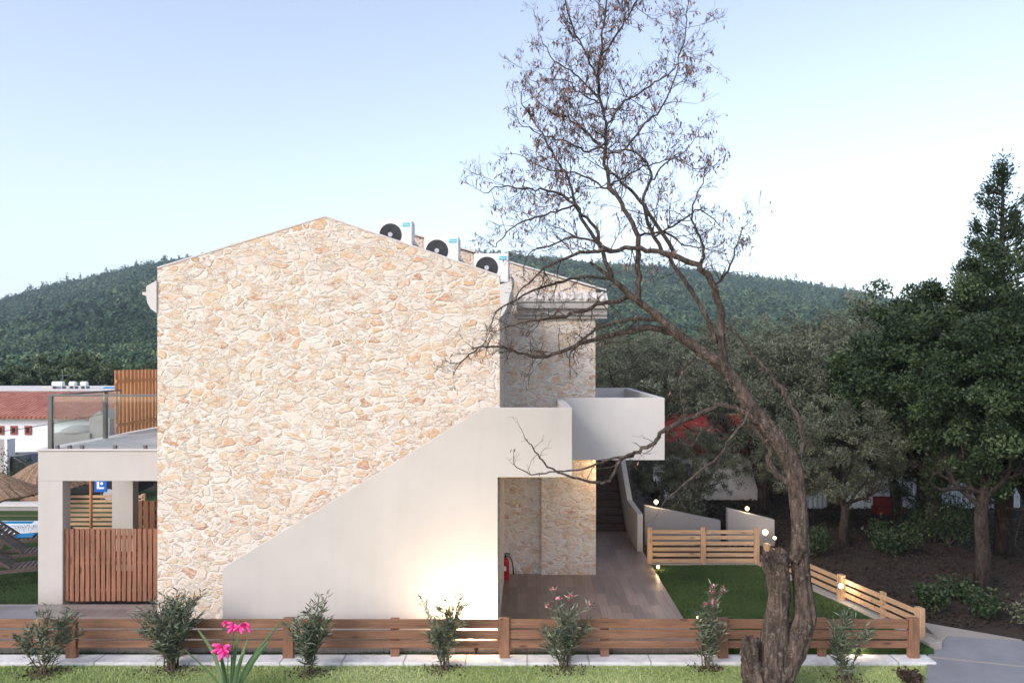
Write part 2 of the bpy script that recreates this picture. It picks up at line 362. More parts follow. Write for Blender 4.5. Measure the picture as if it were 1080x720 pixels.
# forest on the hill: one mass of small crowns
def ico(sub):
    bm = bmesh.new(); bmesh.ops.create_icosphere(bm, subdivisions=sub, radius=1); bm.verts.ensure_lookup_table()
    v = np.array([q.co[:] for q in bm.verts]); f = np.array([[w.index for w in q.verts] for q in bm.faces]); bm.free(); return v, f
IV, IF = ico(2)
def crowns(name, cx, cy, cz, r, hgt, mat, kind=True, seed=1, patch=None):
    g_ = np.random.default_rng(seed); n = len(cx); k = len(IV)
    jit = 1+g_.normal(0, .17, (n, k, 1)); v = IV[None]*jit
    # pointed tops for the conifers
    v = v*np.stack([r, r, hgt], 1)[:, None, :]
    v += np.stack([cx, cy, cz], 1)[:, None, :]
    f = (IF[None]+np.arange(n)[:, None, None]*k).reshape(-1, 3)
    pt_ = .5+.28*np.sin(cx*.021+2*np.sin(cy*.013))*np.cos(cy*.017+cx*.006)+.22*np.sin(cx*.052+cy*.041)
    at = np.clip(np.repeat(g_.random(n)*.55+pt_*.55-.08, k)+g_.random(n*k)*.2-.1, 0, 1)
    return np_mesh(name, v.reshape(-1, 3), f, mat, attr=at)
def forest(N, y0, y1, rr, cards, size, name, label, seed):
    g2 = np.random.default_rng(seed)
    cy = np.sqrt(y0*y0+(y1*y1-y0*y0)*g2.random(N)**.85); cx = (g2.random(N)*1.75-.93)*cy*.9+20
    gap = np.sin(cx*.03+cy*.008)*np.sin(cy*.024-cx*.011) < .88; cx, cy = cx[gap], cy[gap]; n = len(cx)
    r = g2.uniform(rr[0], rr[1], n)*(1+.8*g2.random(n)**4)*(.85+.3*np.sin(cx*.017+cy*.012)); con = g2.random(n) < np.where(cy > 800, .25, .07)
    r = np.where(con, r*.55, r); hg = np.where(con, r*2.5, r*g2.uniform(.8, 1.1, n)); cz = hill_h(cx, cy)+hg*.35
    d = g2.normal(size=(n, cards, 3)); d /= np.linalg.norm(d, axis=2, keepdims=True); d[:, :, 2] = np.abs(d[:, :, 2])*1.15-.15
    tap = np.where(con[:, None], 1-.75*np.clip(d[:, :, 2], 0, 1), 1.)
    rad = g2.uniform(.72, 1.08, (n, cards))
    P_ = np.stack([cx[:, None]+d[:, :, 0]*r[:, None]*rad*tap, cy[:, None]+d[:, :, 1]*r[:, None]*rad*tap, cz[:, None]+d[:, :, 2]*hg[:, None]*rad], 2).reshape(-1, 3)
    m_ = len(P_); nd = d.reshape(-1, 3)+g2.normal(0, .45, (m_, 3)); nd /= np.linalg.norm(nd, axis=1, keepdims=True)
    s = np.cross(nd, g2.normal(size=(m_, 3))); s /= np.linalg.norm(s, axis=1, keepdims=True); t_ = np.cross(nd, s)
    sz = size*g2.uniform(.6, 1.3, (m_, 1))
    V = np.stack([P_-s*sz, P_-t_*sz*.8, P_+s*sz, P_+t_*sz*.8], 1).reshape(-1, 3)
    pt_ = .5+.28*np.sin(cx*.021+2*np.sin(cy*.013))*np.cos(cy*.017+cx*.006)+.22*np.sin(cx*.052+cy*.041)
    at = np.clip(np.repeat(g2.random(n)*.6+pt_*.5-.08, cards)+g2.random(m_)*.25-.1, 0, 1)
    o = np_mesh(name, V, np.arange(m_*4).reshape(m_, 4), M['hill_leaf'], attr=np.repeat(at, 4)); return tag(o, label, 'forest', kind='stuff')
forest(17000, 320, 905, (2.8, 5.6), 60, .95, 'forest', 'dense dark green wooded cover on the far hill slopes', 3)
forest(8000, 152, 325, (1.4, 2.8), 90, .48, 'near_forest', 'bushy green woodland at the foot of the hill', 4)

# terrace, lawns, curb, path
D_ST = 12.85; D_G = 14.0; D_W = 17.0
def slab(name, pts, z0, z1, mat, kind='structure', bevel=0):
    o = MB().prism_z(pts, z0, z1).build(name, mat, bevel=bevel); return tag(o, kind=kind)
slab('terrace', [(-.62,12.68),(2.9,12.68),(2.9,21.2),(-.62,21.2)], -.3, 0, M['deck_tile'])
slab('terrace_front', [(-12,12.68),(-.62,12.68),(-.62,14.9),(-12,14.9)], -.3, -.004, M['grey_tile'])
slab('curb', [(-14,12.26),(6.62,12.26),(6.62,12.60),(-14,12.60)], -.3, -.09, M['curb'], bevel=.012)
slab('front_lawn', [(-14,3.0),(6.5,3.0),(6.5,12.26),(-14,12.26)], -.3, -.15, M['turf_front_lit'])
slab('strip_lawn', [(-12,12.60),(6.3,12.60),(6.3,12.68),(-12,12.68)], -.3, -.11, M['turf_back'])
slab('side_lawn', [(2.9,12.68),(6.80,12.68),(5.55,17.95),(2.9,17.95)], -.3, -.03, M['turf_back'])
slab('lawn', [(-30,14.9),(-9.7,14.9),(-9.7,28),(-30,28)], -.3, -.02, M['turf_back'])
# concrete edging under the right fence
p0, p1 = Vector((5.50, 18.0)), Vector((6.98, 12.9)); dv = (p1-p0).normalized(); nv = Vector((-dv.y, dv.x))
slab('edging', [p0-nv*.16, p1-nv*.16, p1+nv*.10, p0+nv*.10], -.3, .0, M['concrete'], bevel=.01)
def G(px, py, z=-.12): d = GD(py, z); return (X(px, d), d)
slab('path', [G(968,760), G(976,720), G(979,687), G(998,670), G(1300,690), G(1300,760)], -.3, -.12, M['asphalt'])
slab('path_joint', [G(977,692.4), G(977.5,691.2), G(1200,714), G(1200,715.2)], -.2, -.116, M['concrete'])
slab('path_edge', [G(977,688), G(981,688), G(999,671.5), G(996,670)], -.3, -.10, M['concrete'])
slab('path_far', [G(972,655), G(1078,673.5), G(998,670.5), G(985,668)][::-1], -.3, -.13, M['concrete'])
slab('gravel', [G(960,688), G(978,688), G(994,671), G(972,664), G(966,664)], -.3, -.135, M['rock'])

# ------------------------------------------------------------------ the stone house
house = thing('stone_house', 'two storey house of cream and orange rubble stone with plastered outside stair', 'house', (-3.7, 14, 0))
def part(mb, name, mat, parent=None, **kw):
    o = mb.build(name, mat, **kw); par = parent or house; o.parent = par
    o.matrix_parent_inverse = Matrix.Translation(-par.location) if par is house else Matrix.Identity(4)
    return o
def sub(mb, name, mat, par, **kw):
    o = mb.build(name, mat, **kw); o.parent = par; return o
GL, GR_ = X(166, 14), X(527, 14)
ap = (X(343, 14), Z(229, 14))
zl, zr = Z(283.5, 14), Z(292, 14)
# front gable wall (a thick parapet wall), side walls
part(MB().prism_y([(GL,-.2),(GR_,-.2),(GR_,zr),ap,(GL,zl)], 14, 14.35), 'gable_wall', M['stone'])
cap = MB()
for (xa, za), (xb, zb) in (((GL,zl), ap), (ap, (GR_,zr))):
    cap.prism_y([(xa,za+.002),(xb,zb+.002),(xb,zb+.035),(xa,za+.035)], 13.99, 14.37)
part(cap, 'coping', M['plaster_white'])
part(MB().box(GL, GL+.3, 14.352, 24, -.2, zl-.35), 'side_wall', M['stone'])
part(MB().box(GR_-.3, GR_, 14.352, 17.0, -.2, zr-.35), 'side_wall', M['stone'])
WR = X(628, 17)
a2 = (-3.0, 7.72); w2r = (X(641,17)-.02, 6.23); w2l = (GL+.302, 6.45)
part(MB().prism_y([(GR_-.28,-.2),(WR,-.2),(WR,6.375),(GR_-.28,7.075)], 17.002, 17.35), 'wing_wall', M['stone'])
part(MB().prism_y([(GL+.302,3.),(GR_-.302,3.),(GR_-.302,7.06),a2,(GL+.302,6.42)], 17.05, 17.32), 'rear_gable_wall', M['stone'])
part(MB().box(X(571,17), WR+.004, 16.93, 17.0, 0, 2.66), 'wing_base_wall', M['stone'])
part(MB().box(WR-.3, WR-.003, 17.352, 25, -.2, 6.2).box(GL+.302, WR-.302, 24.6, 25, -.2, 6.0), 'wing_side_wall', M['stone'])
# roofs
rf = MB()
def slope(mb, xa, za, xb, zb, ya, yb, th=.12): mb.prism_y([(xa,za),(xb,zb),(xb,zb+th),(xa,za+th)], ya, yb)
slope(rf, GL-.22, zl-.32, ap[0], ap[1]-.22, 14.352, 17.04); slope(rf, ap[0]+.002, ap[1]-.22, GR_+.15, zr-.30, 14.352, 16.6)
part(rf, 'roof', M['roof_tile'])
rf = MB(); slope(rf, GL-.22, 6.02, a2[0], a2[1]-.2, 17.36, 25.1); slope(rf, a2[0]+.002, a2[1]-.2, WR+.2, 6.02, 17.36, 25.1)
part(rf, 'wing_roof', M['roof_tile'])
cp = MB(); cp.prism_y([(a2[0],a2[1]+.003),(w2r[0],w2r[1]+.10),(w2r[0],w2r[1]+.14),(a2[0],a2[1]+.04)], 16.97, 17.32)
part(cp, 'wing_coping', M['plaster_white'])
# eave cornices, moulded
zc = Z(301, 14)
profL = [(GL-.003,Z(296,14)),(X(155,14),Z(302,14)),(X(155,14),Z(308,14)),(X(151,14),Z(308,14)),(X(151,14),Z(311,14)),(X(155,14),Z(312,14)),(X(156,14),Z(319,14)),(X(160,14),Z(326,14)),(GL-.003,Z(330,14))]
part(MB().prism_y(profL, 13.97, 24), 'cornice', M['plaster_white'])
profR = [(GR_+.003,Z(300,14)),(GR_+.20,Z(297,14)),(GR_+.23,Z(304,14)),(GR_+.18,Z(312,14)),(GR_+.15,Z(322,14)),(GR_+.08,Z(330,14)),(GR_+.003,Z(336,14))]
part(MB().prism_y(profR, 13.98, 16.6), 'cornice', M['plaster_white'])
zt, zb = Z(320, 16.75), Z(334, 16.75)
prof = [(17.0,zb-.03),(16.93,zb-.03),(16.93,zb+.05),(16.86,zb+.05),(16.84,zb+.16),(16.74,zb+.19),(16.72,zt-.02),(16.72,zt+.03),(17.0,zt+.03)]
part(MB().prism_x(prof, GR_+.27, X(641,16.75)), 'cornice', M['plaster'])
pt = MB(); x = GR_+.27
while x < X(641,16.75)-.1:        # pent row of pale barrel tiles above the cornice
    pt.prism_x([(16.68,zt+.035),(17.0,zt+.21),(17.0,zt+.26),(16.68,zt+.085)], x, x+.165)
    pt.tube([(x+.078,16.67,zt+.07),(x+.078,17.0,zt+.245)], .045, 8); x += .168
tl = NT('pale_tile', .9); n1 = tl.noise(tl.coord(), 8, 6, .7); tl.col(tl.ramp(n1.outputs[0], [(.35, (.35,.31,.28)), (.6, (.70,.66,.62))])); tl.bump(n1.outputs[0], .5, .03); M['pale_tile'] = tl.m
part(pt, 'pent_tiles', M['pale_tile'])

# outside stair: solid parapet wall with the stepped outline
xl = X(234.5, D_ST); sx = lambda px: X(px, D_ST); sz = lambda py: Z(py, D_ST)
out = [(xl,-.2),(sx(525),-.2),(sx(525),sz(503)),(sx(603.5),sz(503)),(sx(603.5),sz(430)),(sx(510),sz(430)),(sx(234.5),sz(599))]
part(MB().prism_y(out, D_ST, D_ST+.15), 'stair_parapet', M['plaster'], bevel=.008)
st = MB(); n = 17; x0, x1 = xl+.9, sx(500)
prof = [(x0,-.1)]
for k in range(n): prof += [(x0+(x1-x0)*k/n, 2.98*(k+1)/n), (x0+(x1-x0)*(k+1)/n, 2.98*(k+1)/n)]
prof += [(x1,2.7),(x0+.6,-.1)]
part(MB().prism_y(prof, D_ST+.152, 13.998), 'steps', M['plaster_grey'])
XR = sx(603.5)
part(MB().box(x1+.002, XR-.151, D_ST+.152, 13.998, sz(503)+.003, 2.95).box(GR_+.002, XR-.151, 14.0, 16.93, sz(503)+.003, 2.951), 'landing', M['plaster'])
part(MB().box(XR-.15, XR-.002, D_ST+.152, 15.998, sz(503)+.002, sz(430)), 'landing_parapet', M['plaster'], bevel=.006)
BX0, BX1 = X(603.5, 16)-.15, 2.9
zbt = Z(419.5, 16); zbb = Z(485, 16)
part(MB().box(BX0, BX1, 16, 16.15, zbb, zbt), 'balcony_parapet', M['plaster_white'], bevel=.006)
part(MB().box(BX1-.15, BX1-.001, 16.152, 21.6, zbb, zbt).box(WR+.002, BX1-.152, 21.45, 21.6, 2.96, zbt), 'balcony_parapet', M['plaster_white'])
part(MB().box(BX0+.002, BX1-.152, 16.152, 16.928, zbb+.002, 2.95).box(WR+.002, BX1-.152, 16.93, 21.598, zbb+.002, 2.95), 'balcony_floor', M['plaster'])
# stair at the back of the terrace
bs = MB(); prof = [(21.2,-.1)]
for k in range(14): prof += [(21.2+.29*k, .178*(k+1)), (21.2+.29*(k+1), .178*(k+1))]
prof += [(21.2+.29*14,-.1)]
part(MB().prism_x(prof, WR+.01, 2.70), 'back_steps', M['dark_tile'])
part(MB().prism_x([(19.0,-.1),(20.9,-.1),(25.2,-.1),(25.2,3.5),(20.9,.93),(19.0,.93)], 2.76, 2.90), 'back_stair_parapet', M['plaster'], bevel=.006)
bg_ = MB()
for k in range(5): bg_.box(1.62+.13*k, 1.68+.13*k, 24.9, 24.93, 2.5, 3.4)
bg_.box(1.58, 2.2, 24.93, 24.96, 2.55, 2.63).box(1.58, 2.2, 24.93, 24.96, 3.2, 3.28)
part(bg_, 'stair_gate', M['pine_z'])

# left veranda: pillars, slab, railing, screen, gates
DL = 14.94; lx0, lx1 = X(40, DL), X(66, DL)
zs1, zs0 = Z(475, DL), Z(507, DL)
for y in (DL, 17.6):
    part(MB().box(lx0+.001, lx1, y+.001, y+.26, -.1, zs0-.001), 'pillar', M['plaster'], bevel=.006)
part(MB().box(X(112,17.6), X(132,17.6), 20.2, 20.46, -.1, zs0-.001), 'pillar', M['plaster'], bevel=.006)
part(MB().box(lx0, GL-.002, DL, 20.6, zs0, zs1), 'veranda_slab', M['plaster'], bevel=.006)
part(MB().box(lx0-.03, GL-.002, DL-.03, 20.63, zs1+.003, zs1+.03), 'veranda_floor', M['plaster_white'])
zr0, zr1 = zs1+.03, Z(418, DL)
px0, px1 = X(49.5, DL), X(54, DL)
part(MB().box(px0, px1, DL+.02, DL+.1, zr0, zr1), 'railing_post', M['metal_grey'], bevel=.004)
part(MB().box(px0, px1, 16.9, 16.98, zr0, zr1), 'railing_post', M['metal_grey'], bevel=.004)
part(MB().box(px0, GL-.003, DL+.03, DL+.09, zr1+.001, zr1+.04), 'handrail', M['metal_grey'], bevel=.004)
part(MB().box(px0+.01, px0+.06, DL+.11, 17.55, zr1+.001, zr1+.035), 'handrail', M['metal_grey'])
part(MB().box(px1+.01, GL-.01, DL+.055, DL+.065, zr0+.05, zr1-.002), 'glass_panel', M['glass'])
part(MB().box(px0+.03, px0+.04, DL+.12, 16.88, zr0+.05, zr1-.002), 'glass_panel', M['glass'])
part(MB().box(px0+.03, px0+.04, 17.0, 17.5, zr0+.05, zr1-.002), 'glass_panel', M['glass'])
for px in (57, 70, 83, 118, 150):
    part(MB().box(X(px,DL), X(px,DL)+.06, DL+.03, DL+.09, zr0, zr0+.07), 'glass_clamp', M['metal_grey'])
# privacy screen on the balcony edge, vertical boards and two cross rails
scr = MB(); y = 17.6; k = 0
while y < 20.5:
    scr.box(lx0+.06, lx0+.085, y, y+.13, zr0+.03, Z(390,18.1)+rnd.uniform(-.006,.006)); y += .175
sc_o = part(scr, 'privacy_screen', M['screen_wood'])
part(MB().box(lx0+.09, lx0+.13, 17.58, 20.5, zr0+1.22, zr0+1.29).box(lx0+.09, lx0+.13, 17.58, 20.5, zr0+.2, zr0+.27), 'screen_rail', M['screen_wood'])
# wooden gate panels of the veranda
def board_panel(x0, x1, y, z0, z1, mat, w=.075, gap=.028, name='wooden_panel'):
    m = MB(); x = x0
    while x+w <= x1+.01:
        m.box(x, x+w, y, y+.022, z0+rnd.uniform(-.006,.006), z1+rnd.uniform(-.004,.004)); x += w+gap
    for zz in (z0+.18, (z0+z1)/2, z1-.2): m.box(x0, x1, y+.024, y+.06, zz, zz+.06)
    return part(m, name, mat)
board_panel(lx1+.01, GL+.9, DL+.05, Z(636,DL)+.03, Z(558,DL), M['gate_wood'])
def lattice(x0, x1, y, z0, z1, mat):
    m = MB(); x = x0
    while x < x1: m.box(x, x+.12, y, y+.022, z0, z1); x += .155
    z = z0+.1
    while z < z1: m.box(x0, x1, y+.024, y+.05, z, z+.13); z += .22
    return part(m, 'rear_wooden_panel', mat)
lattice(X(138,18.6), X(138,18.6)+2.2, 18.6, 0, Z(528,18.6), M['gate_wood'])

# ------------------------------------------------------------------ air conditioners
def text_mesh(body, size, loc, mat, name, parent, rot=(R(90),0,0), ext=.001):
    c = bpy.data.curves.new('t', 'FONT'); c.body = body; c.size = size; c.extrude = ext; c.align_x = 'CENTER'; c.align_y = 'CENTER'
    o = bpy.data.objects.new('t', c); COL.objects.link(o); dg = bpy.context.evaluated_depsgraph_get(); dg.update()
    me = bpy.data.meshes.new_from_object(o.evaluated_get(dg)); bpy.data.objects.remove(o)
    me.materials.clear(); me.materials.append(mat)
    q = bpy.data.objects.new(name, me); COL.objects.link(q); q.location = loc; q.rotation_euler = rot; q.parent = parent; return q
def aircon(px, pyb, y, label):
    w, h, d = .66, .56, .30
    x = X(px, y)
    r = thing('air_conditioner', label, 'air conditioner', (x, y, Z(pyb, y)), 'air conditioner outdoor units along the gable', rz=R(-3))
    sub(MB().box(0, w, 0, d, .0, h), 'casing', M['white_paint'], r, bevel=.02)
    fan = MB(); c = Vector((.245, 0, h*.5)); fr = .215
    fan.tube([c+Vector((0,-.012,0)), c+Vector((0,.01,0))], fr, 32)
    fo = sub(fan, 'fan_grille', M['fan_grey'], r)
    gr = MB()
    for rr in np.linspace(.07, .205, 7):
        gr.tube([c+Vector((rr*math.cos(q), -.018, rr*math.sin(q))) for q in np.linspace(0, 2*math.pi, 33)], .0035, 4, cap=False)
    for q in np.linspace(0, math.pi, 9)[:-1]:
        dd = Vector((math.cos(q), 0, math.sin(q)))*.21; gr.tube([c-dd+Vector((0,-.02,0)), c+dd+Vector((0,-.02,0))], .003, 4)
    gr.build('grille_wire', M['metal_grey'], fo)
    hb = MB(); hb.tube([c+Vector((0,-.026,0)), c+Vector((0,-.014,0))], .045, 16); hb.build('hub', M['hub_grey'], fo)
    lb = sub(MB().box(.475, .625, -.006, .001, h-.13, h-.055), 'brand_label', M['cyan_label'], r)
    text_mesh('Midea', .058, (.55, -.0075, h-.092), M['white_paint'], 'lettering', lb)
    gl = MB()
    for k in range(8): gl.box(w-.001, w+.006, .04, d-.04, .08+.055*k, .10+.055*k)
    sub(gl, 'side_louvre', M['hub_grey'], r)
    for q in (.09, .5): sub(MB().box(q, q+.06, -.02, d+.02, -.06, -.001), 'foot', M['metal_grey'], r)
    pp = MB(); pp.tube([(w,.2,.12),(w+.07,.2,.10),(w+.09,.22,-.02),(w+.04,.3,-.16),(w-.05,.5,-.2)], .016, 8).tube([(w,.15,.16),(w+.05,.15,.15),(w+.07,.19,-.02),(w+.02,.32,-.18)], .009, 6)
    sub(pp, 'pipe', M['hub_grey'], r)
    br = MB(); br.box(.06, .60, .0, d, -.10, -.062); sub(br, 'bracket', M['metal_grey'], r)
for a_ in ((398.5, 263, 14.55, 'topmost white air conditioner nearest the gable peak'),
           (447.5, 280, 14.55, 'middle white air conditioner of the row of three on the roof'),
           (500, 298, 14.55, 'lowest white air conditioner beside the tree branches on the roof')): aircon(*a_)

# fire extinguisher
fx = thing('fire_extinguisher', 'red fire extinguisher with black hose by the stone wall', 'fire extinguisher', (X(533,16.6), 16.6, 0))
sub(MB().lathe([(.0,.0),(.075,.0),(.082,.02),(.082,.38),(.06,.45),(.03,.47),(.0,.47)], n=20), 'cylinder', M['red_paint'], fx, smooth=False)
sub(MB().box(-.02,.02,-.02,.02,.47,.52).box(-.02,.11,-.012,.012,.525,.54).box(-.02,.10,-.012,.012,.555,.57), 'valve', M['black_plastic'], fx)
sub(MB().tube([(.0,-.02,.5),(.1,-.04,.50),(.15,-.05,.4),(.17,-.05,.25),(.18,-.05,.12)], [.013]*4+[.02], 8), 'hose', M['black_plastic'], fx)
sub(MB().box(-.045,.02,-.086,-.07,.2,.30), 'tag', M['white_paint'], fx)

# ------------------------------------------------------------------ fences
def fence(name, label, p, q, posts, rails, mats, top, bottom=-.1, post=.17, rail_t=.035, rail_y=0., group=None, minor=(), cat='fence'):
    """p,q (x,y) ends; posts: fractions along; rails: (z0,z1)"""
    p, q = Vector((*p, 0)), Vector((*q, 0)); r = thing(name, label, cat, (p.x, p.y, 0), group)
    d = (q-p); L = d.length; u = d.normalized(); nrm = Vector((u.y, -u.x, 0))   # towards the camera side
    mpost, mrail = mats
    for f in posts:
        c = u*(f*L); m = MB(); m.obox(c+Vector((0,0,(top+bottom)/2)), u*post/2, nrm*.05, Vector((0,0,(top-bottom)/2)))
        sub(m, 'post', mpost, r, bevel=.008)
    for f in minor:
        c = u*(f*L)-nrm*.055; m = MB(); m.obox(c+Vector((0,0,(top-.02+bottom)/2)), u*post*.42, nrm*.025, Vector((0,0,(top-.02-bottom)/2)))
        sub(m, 'small_post', mpost, r, bevel=.005)
    ps = sorted(list(posts)); ps = ([0.] if ps[0] > .002 else [])+ps+([1.] if ps[-1] < .998 else [])
    for (z0, z1) in rails:
        for a_, b_ in zip(ps[:-1], ps[1:]):
            s0 = a_*L+(post/2+.002 if a_ in posts else 0); s1 = b_*L-(post/2+.002 if b_ in posts else 0)
            dz = rnd.uniform(-.004, .004); m = MB()
            m.obox(u*((s0+s1)/2)+nrm*rail_y+Vector((0,0,(z0+z1)/2+dz)), u*(s1-s0)/2, nrm*rail_t/2, Vector((0,0,(z1-z0)/2)))
            sub(m, 'rail', mrail, r, bevel=.006)
    return r
DF = 12.47
fz = lambda py: Z(py, DF)
xa, xb = -13.2, X(963, DF); L = xb-xa
pf = [(X(p, DF)-xa)/L for p in (-152, 76, 304.5, 532, 762, 963)]
mf = [(X(p, DF)-xa)/L for p in (-38, 188, 416, 638, 868)]
fence('garden_fence', 'low reddish brown wooden fence with three rails on the white kerb', (xa, DF), (xb, DF), pf,
      [(fz(662), fz(652.5)), (fz(673), fz(664)), (fz(682.5), fz(675))], (M['stained_wood_z'], M['stained_wood_x']), fz(651), -.089, minor=mf)
DB = 17.9; bz = lambda py: Z(py, DB)
xa, xb = X(684, DB), X(799, DB)
fence('back_fence', 'pale pine slat fence with six boards behind the side lawn', (xa, DB), (xb, DB), [.01, .5, .99],
      [(.02+.135*k, .105+.135*k) for k in range(6)], (M['pine_z'], M['pine_x']), bz(556), -.02, post=.12)
slab('back_edging', [(2.92,17.83),(5.5,17.83),(5.5,18.0),(2.92,18.0)], -.3, .0, M['concrete'])
pr, qr = (X(803,18.0)+.02, 17.9), (X(973.5,13.1), 13.1)
fence('side_fence', 'long pale pine fence with three rails slanting beside the dark slope', pr, qr, [.03, .565, .985],
      [(.08,.17), (.22,.31), (.36,.45)], (M['pine_z'], M['pine_x']), .50, .001, post=.15, minor=(.25, .79), rail_t=.03)

# white garden walls behind the back fence
def gwall(name, label, x0, x1, y, z0a, z1a, z1b):
    o = MB().prism_y([(x0,z0a),(x1,z0a),(x1,z1b),(x0,z1a)], y, y+.2).build(name, M['plaster_grey'], bevel=.006); return tag(o, label, 'garden wall')
DWL = 20.6
gwall('garden_wall', 'low plastered wall with slanted top beside the back stair', X(680,DWL), X(760,DWL), DWL, -.3, Z(533,DWL), Z(549,DWL))
gwall('garden_wall', 'plastered wall with slanted top ending at the bright lamps', X(766,DWL), X(815,DWL), DWL-.15, -.3, Z(536,DWL-.15), Z(548,DWL-.15))

# lamps
def globe(name, label, px, py, y, w, r=.06, stem=.0, group='round garden lamps'):
    c = P(px, py, y); t_ = thing(name, label, 'lamp', (c.x, c.y, c.z-r-stem), group)
    o = sub(MB().lathe([(.001,0)]+[(r*math.sin(q), r-r*math.cos(q)) for q in np.linspace(.3, math.pi-.1, 9)]+[(.001,2*r)], (0,0,stem), 16), 'globe', M['lamp_glow'], t_, smooth=True)
    sub(MB().lathe([(.001,-.02),(r*.6,-.02),(r*.6,.012),(.001,.012)], (0,0,stem), 12), 'base', M['metal_grey'], t_)
    if stem: sub(MB().tube([(0,0,0),(0,0,stem-.02)], .015, 8), 'stem', M['metal_grey'], t_)
    lamp_light((0, -r-.05, stem+r+.03), w, parent=t_); return t_
globe('wall_lamp', 'glowing round lamp on the wall beside the back stair', 692, 529, 20.68, 5, .06)
globe('wall_lamp', 'glowing round lamp on top of the farther plastered wall', 788, 536, 20.55, 4, .055)
globe('wall_lamp', 'small glowing lamp at the end of the plastered wall', 817, 567, 20.0, 3, .045, .1)
globe('wall_lamp', 'brightest glowing lamp behind the corner of the pine fences', 807, 561, 18.6, 9, .07, .25)
globe('lawn_lamp', 'small glowing lamp at the lawn corner below the back fence', 694, 597.5, 17.4, 2.5, .04, .06)
globe('fence_lamp', 'glowing lamp fixed on the slanting pine fence', 887, 617.5, 14.95, 5, .05, .0)
globe('lawn_lamp', 'small glowing lamp seen through the pink flowered shrub left of the trunk', 736, 650.5, 12.9, 1, .025, .03)
# spot washing the stair wall
c = P(502, 684, 12.64); sp = thing('wall_washer', 'small black spotlight on the ground lighting the stair wall', 'spotlight', (c.x, c.y, -.11))
sub(MB().tube([(0,0,0),(0,0,.09)], .012, 8).box(-.03,.03,-.02,.02,.0,.012), 'stand', M['black_plastic'], sp)
sub(MB().tube([(0,-.02,.08),(0,.03,.16)], [.03,.042], 14), 'head', M['black_plastic'], sp)
sub(MB().tube([(0,.031,.1615),(0,.033,.1645)], [.036,.036], 14), 'lens', M['lamp_glow'], sp)
def spot(name, loc, aim, w, ang=95, c=(1,.74,.44), blend=.9, par=None, r=.03):
    l = bpy.data.lights.new(name, 'SPOT'); l.energy = w; l.color = c; l.spot_size = R(ang); l.spot_blend = blend; l.shadow_soft_size = r
    o = bpy.data.objects.new(name, l); COL.objects.link(o); o.location = loc; o.rotation_euler = (-Vector(aim)).to_track_quat('Z','Y').to_euler()
    if par: o.parent = par
spot('lamp_light', (0,-.02,.2), (-.05,.5,1), 300, 172, par=sp, r=.05)
# ground spot warming the kerb at the right
c = P(905, 684, 12.6); sp = thing('wall_washer', 'small black spotlight by the kerb near the fence end', 'spotlight', (c.x, c.y, -.11))
sub(MB().tube([(0,0,0),(0,0,.07)], .012, 8).tube([(0,.02,.06),(0,-.03,.10)], [.03,.038], 12), 'stand', M['black_plastic'], sp)
lamp_light((0,.02,.14), 4, .03, (1,.8,.5), sp)

cl_ = thing('ceiling_lamp', 'small warm ceiling lamp under the balcony box', 'lamp', (2.0, 16.6, zbb-.05))
sub(MB().lathe([(.001,.0),(.07,.0),(.09,.03),(.09,.05),(.001,.05)], n=20), 'shade', M['lamp_glow'], cl_)
sub(MB().lathe([(.001,.051),(.10,.051),(.10,.049),(.001,.049)], n=20), 'rim', M['metal_grey'], cl_)
lamp_light((0,-.1,-.08), 26, .06, (1,.70,.42), cl_)
# ------------------------------------------------------------------ vegetation builders
def leaf_quads(C, length, width, g_, droop=0., att=None, dirs=None):
    """diamond leaves at points C"""
    n = len(C)
    if dirs is None:
        d = g_.normal(size=(n, 3)); d[:, 2] -= droop; 
    else: d = dirs+g_.normal(0, .25, (n, 3))
    d /= np.linalg.norm(d, axis=1, keepdims=True)+1e-9
    s = np.cross(d, g_.normal(size=(n, 3))); s /= np.linalg.norm(s, axis=1, keepdims=True)+1e-9
    L = length*g_.uniform(.65, 1.25, (n, 1)); Wd = width*g_.uniform(.7, 1.2, (n, 1))
    a_ = C; b_ = C+d*L*.45+s*Wd/2; c_ = C+d*L; e_ = C+d*L*.45-s*Wd/2
    V = np.stack([a_, b_, c_, e_], 1).reshape(-1, 3)
    Q = np.arange(n*4).reshape(n, 4); at = np.repeat(att if att is not None else g_.random(n), 4)
    return V, Q, at
def branchy(start, d0, length, r0, levels, g_, spread=.7, up=.15, kids=(3, 5), seg=5, paths=None, gnarl=.22, shrink=.62):
    """list of (points, radii, level)"""
    if paths is None: paths = []
    p = np.array(start, float); d = np.array(d0, float); d /= np.linalg.norm(d); pts = [p.copy()]; rad = [r0]
    for i in range(seg):
        d = d+g_.normal(0, gnarl, 3)+np.array([0, 0, up*.3]); d /= np.linalg.norm(d)
        p = p+d*length/seg; pts.append(p.copy()); rad.append(r0*(1-.55*(i+1)/seg))
    paths.append((pts, rad, levels))
    if levels > 0:
        for k in range(g_.integers(kids[0], kids[1]+1)):
            i = g_.integers(max(1, seg//3), seg+1); dd = (pts[i]-pts[i-1]); dd /= np.linalg.norm(dd)
            nd = dd+g_.normal(0, spread, 3)+np.array([0, 0, up]); 
            branchy(pts[i], nd, length*shrink*g_.uniform(.75, 1.2), rad[i]*.7, levels-1, g_, spread, up, kids, max(3, seg-1), paths, gnarl, shrink)
    return paths
def paths_mesh(paths, n=6, sub_=None):
    m = MB()
    for pts, rad, lv in paths: m.tube(pts, rad, n if lv > 1 else 4 if lv > 0 else 3, cap=False)
    return m
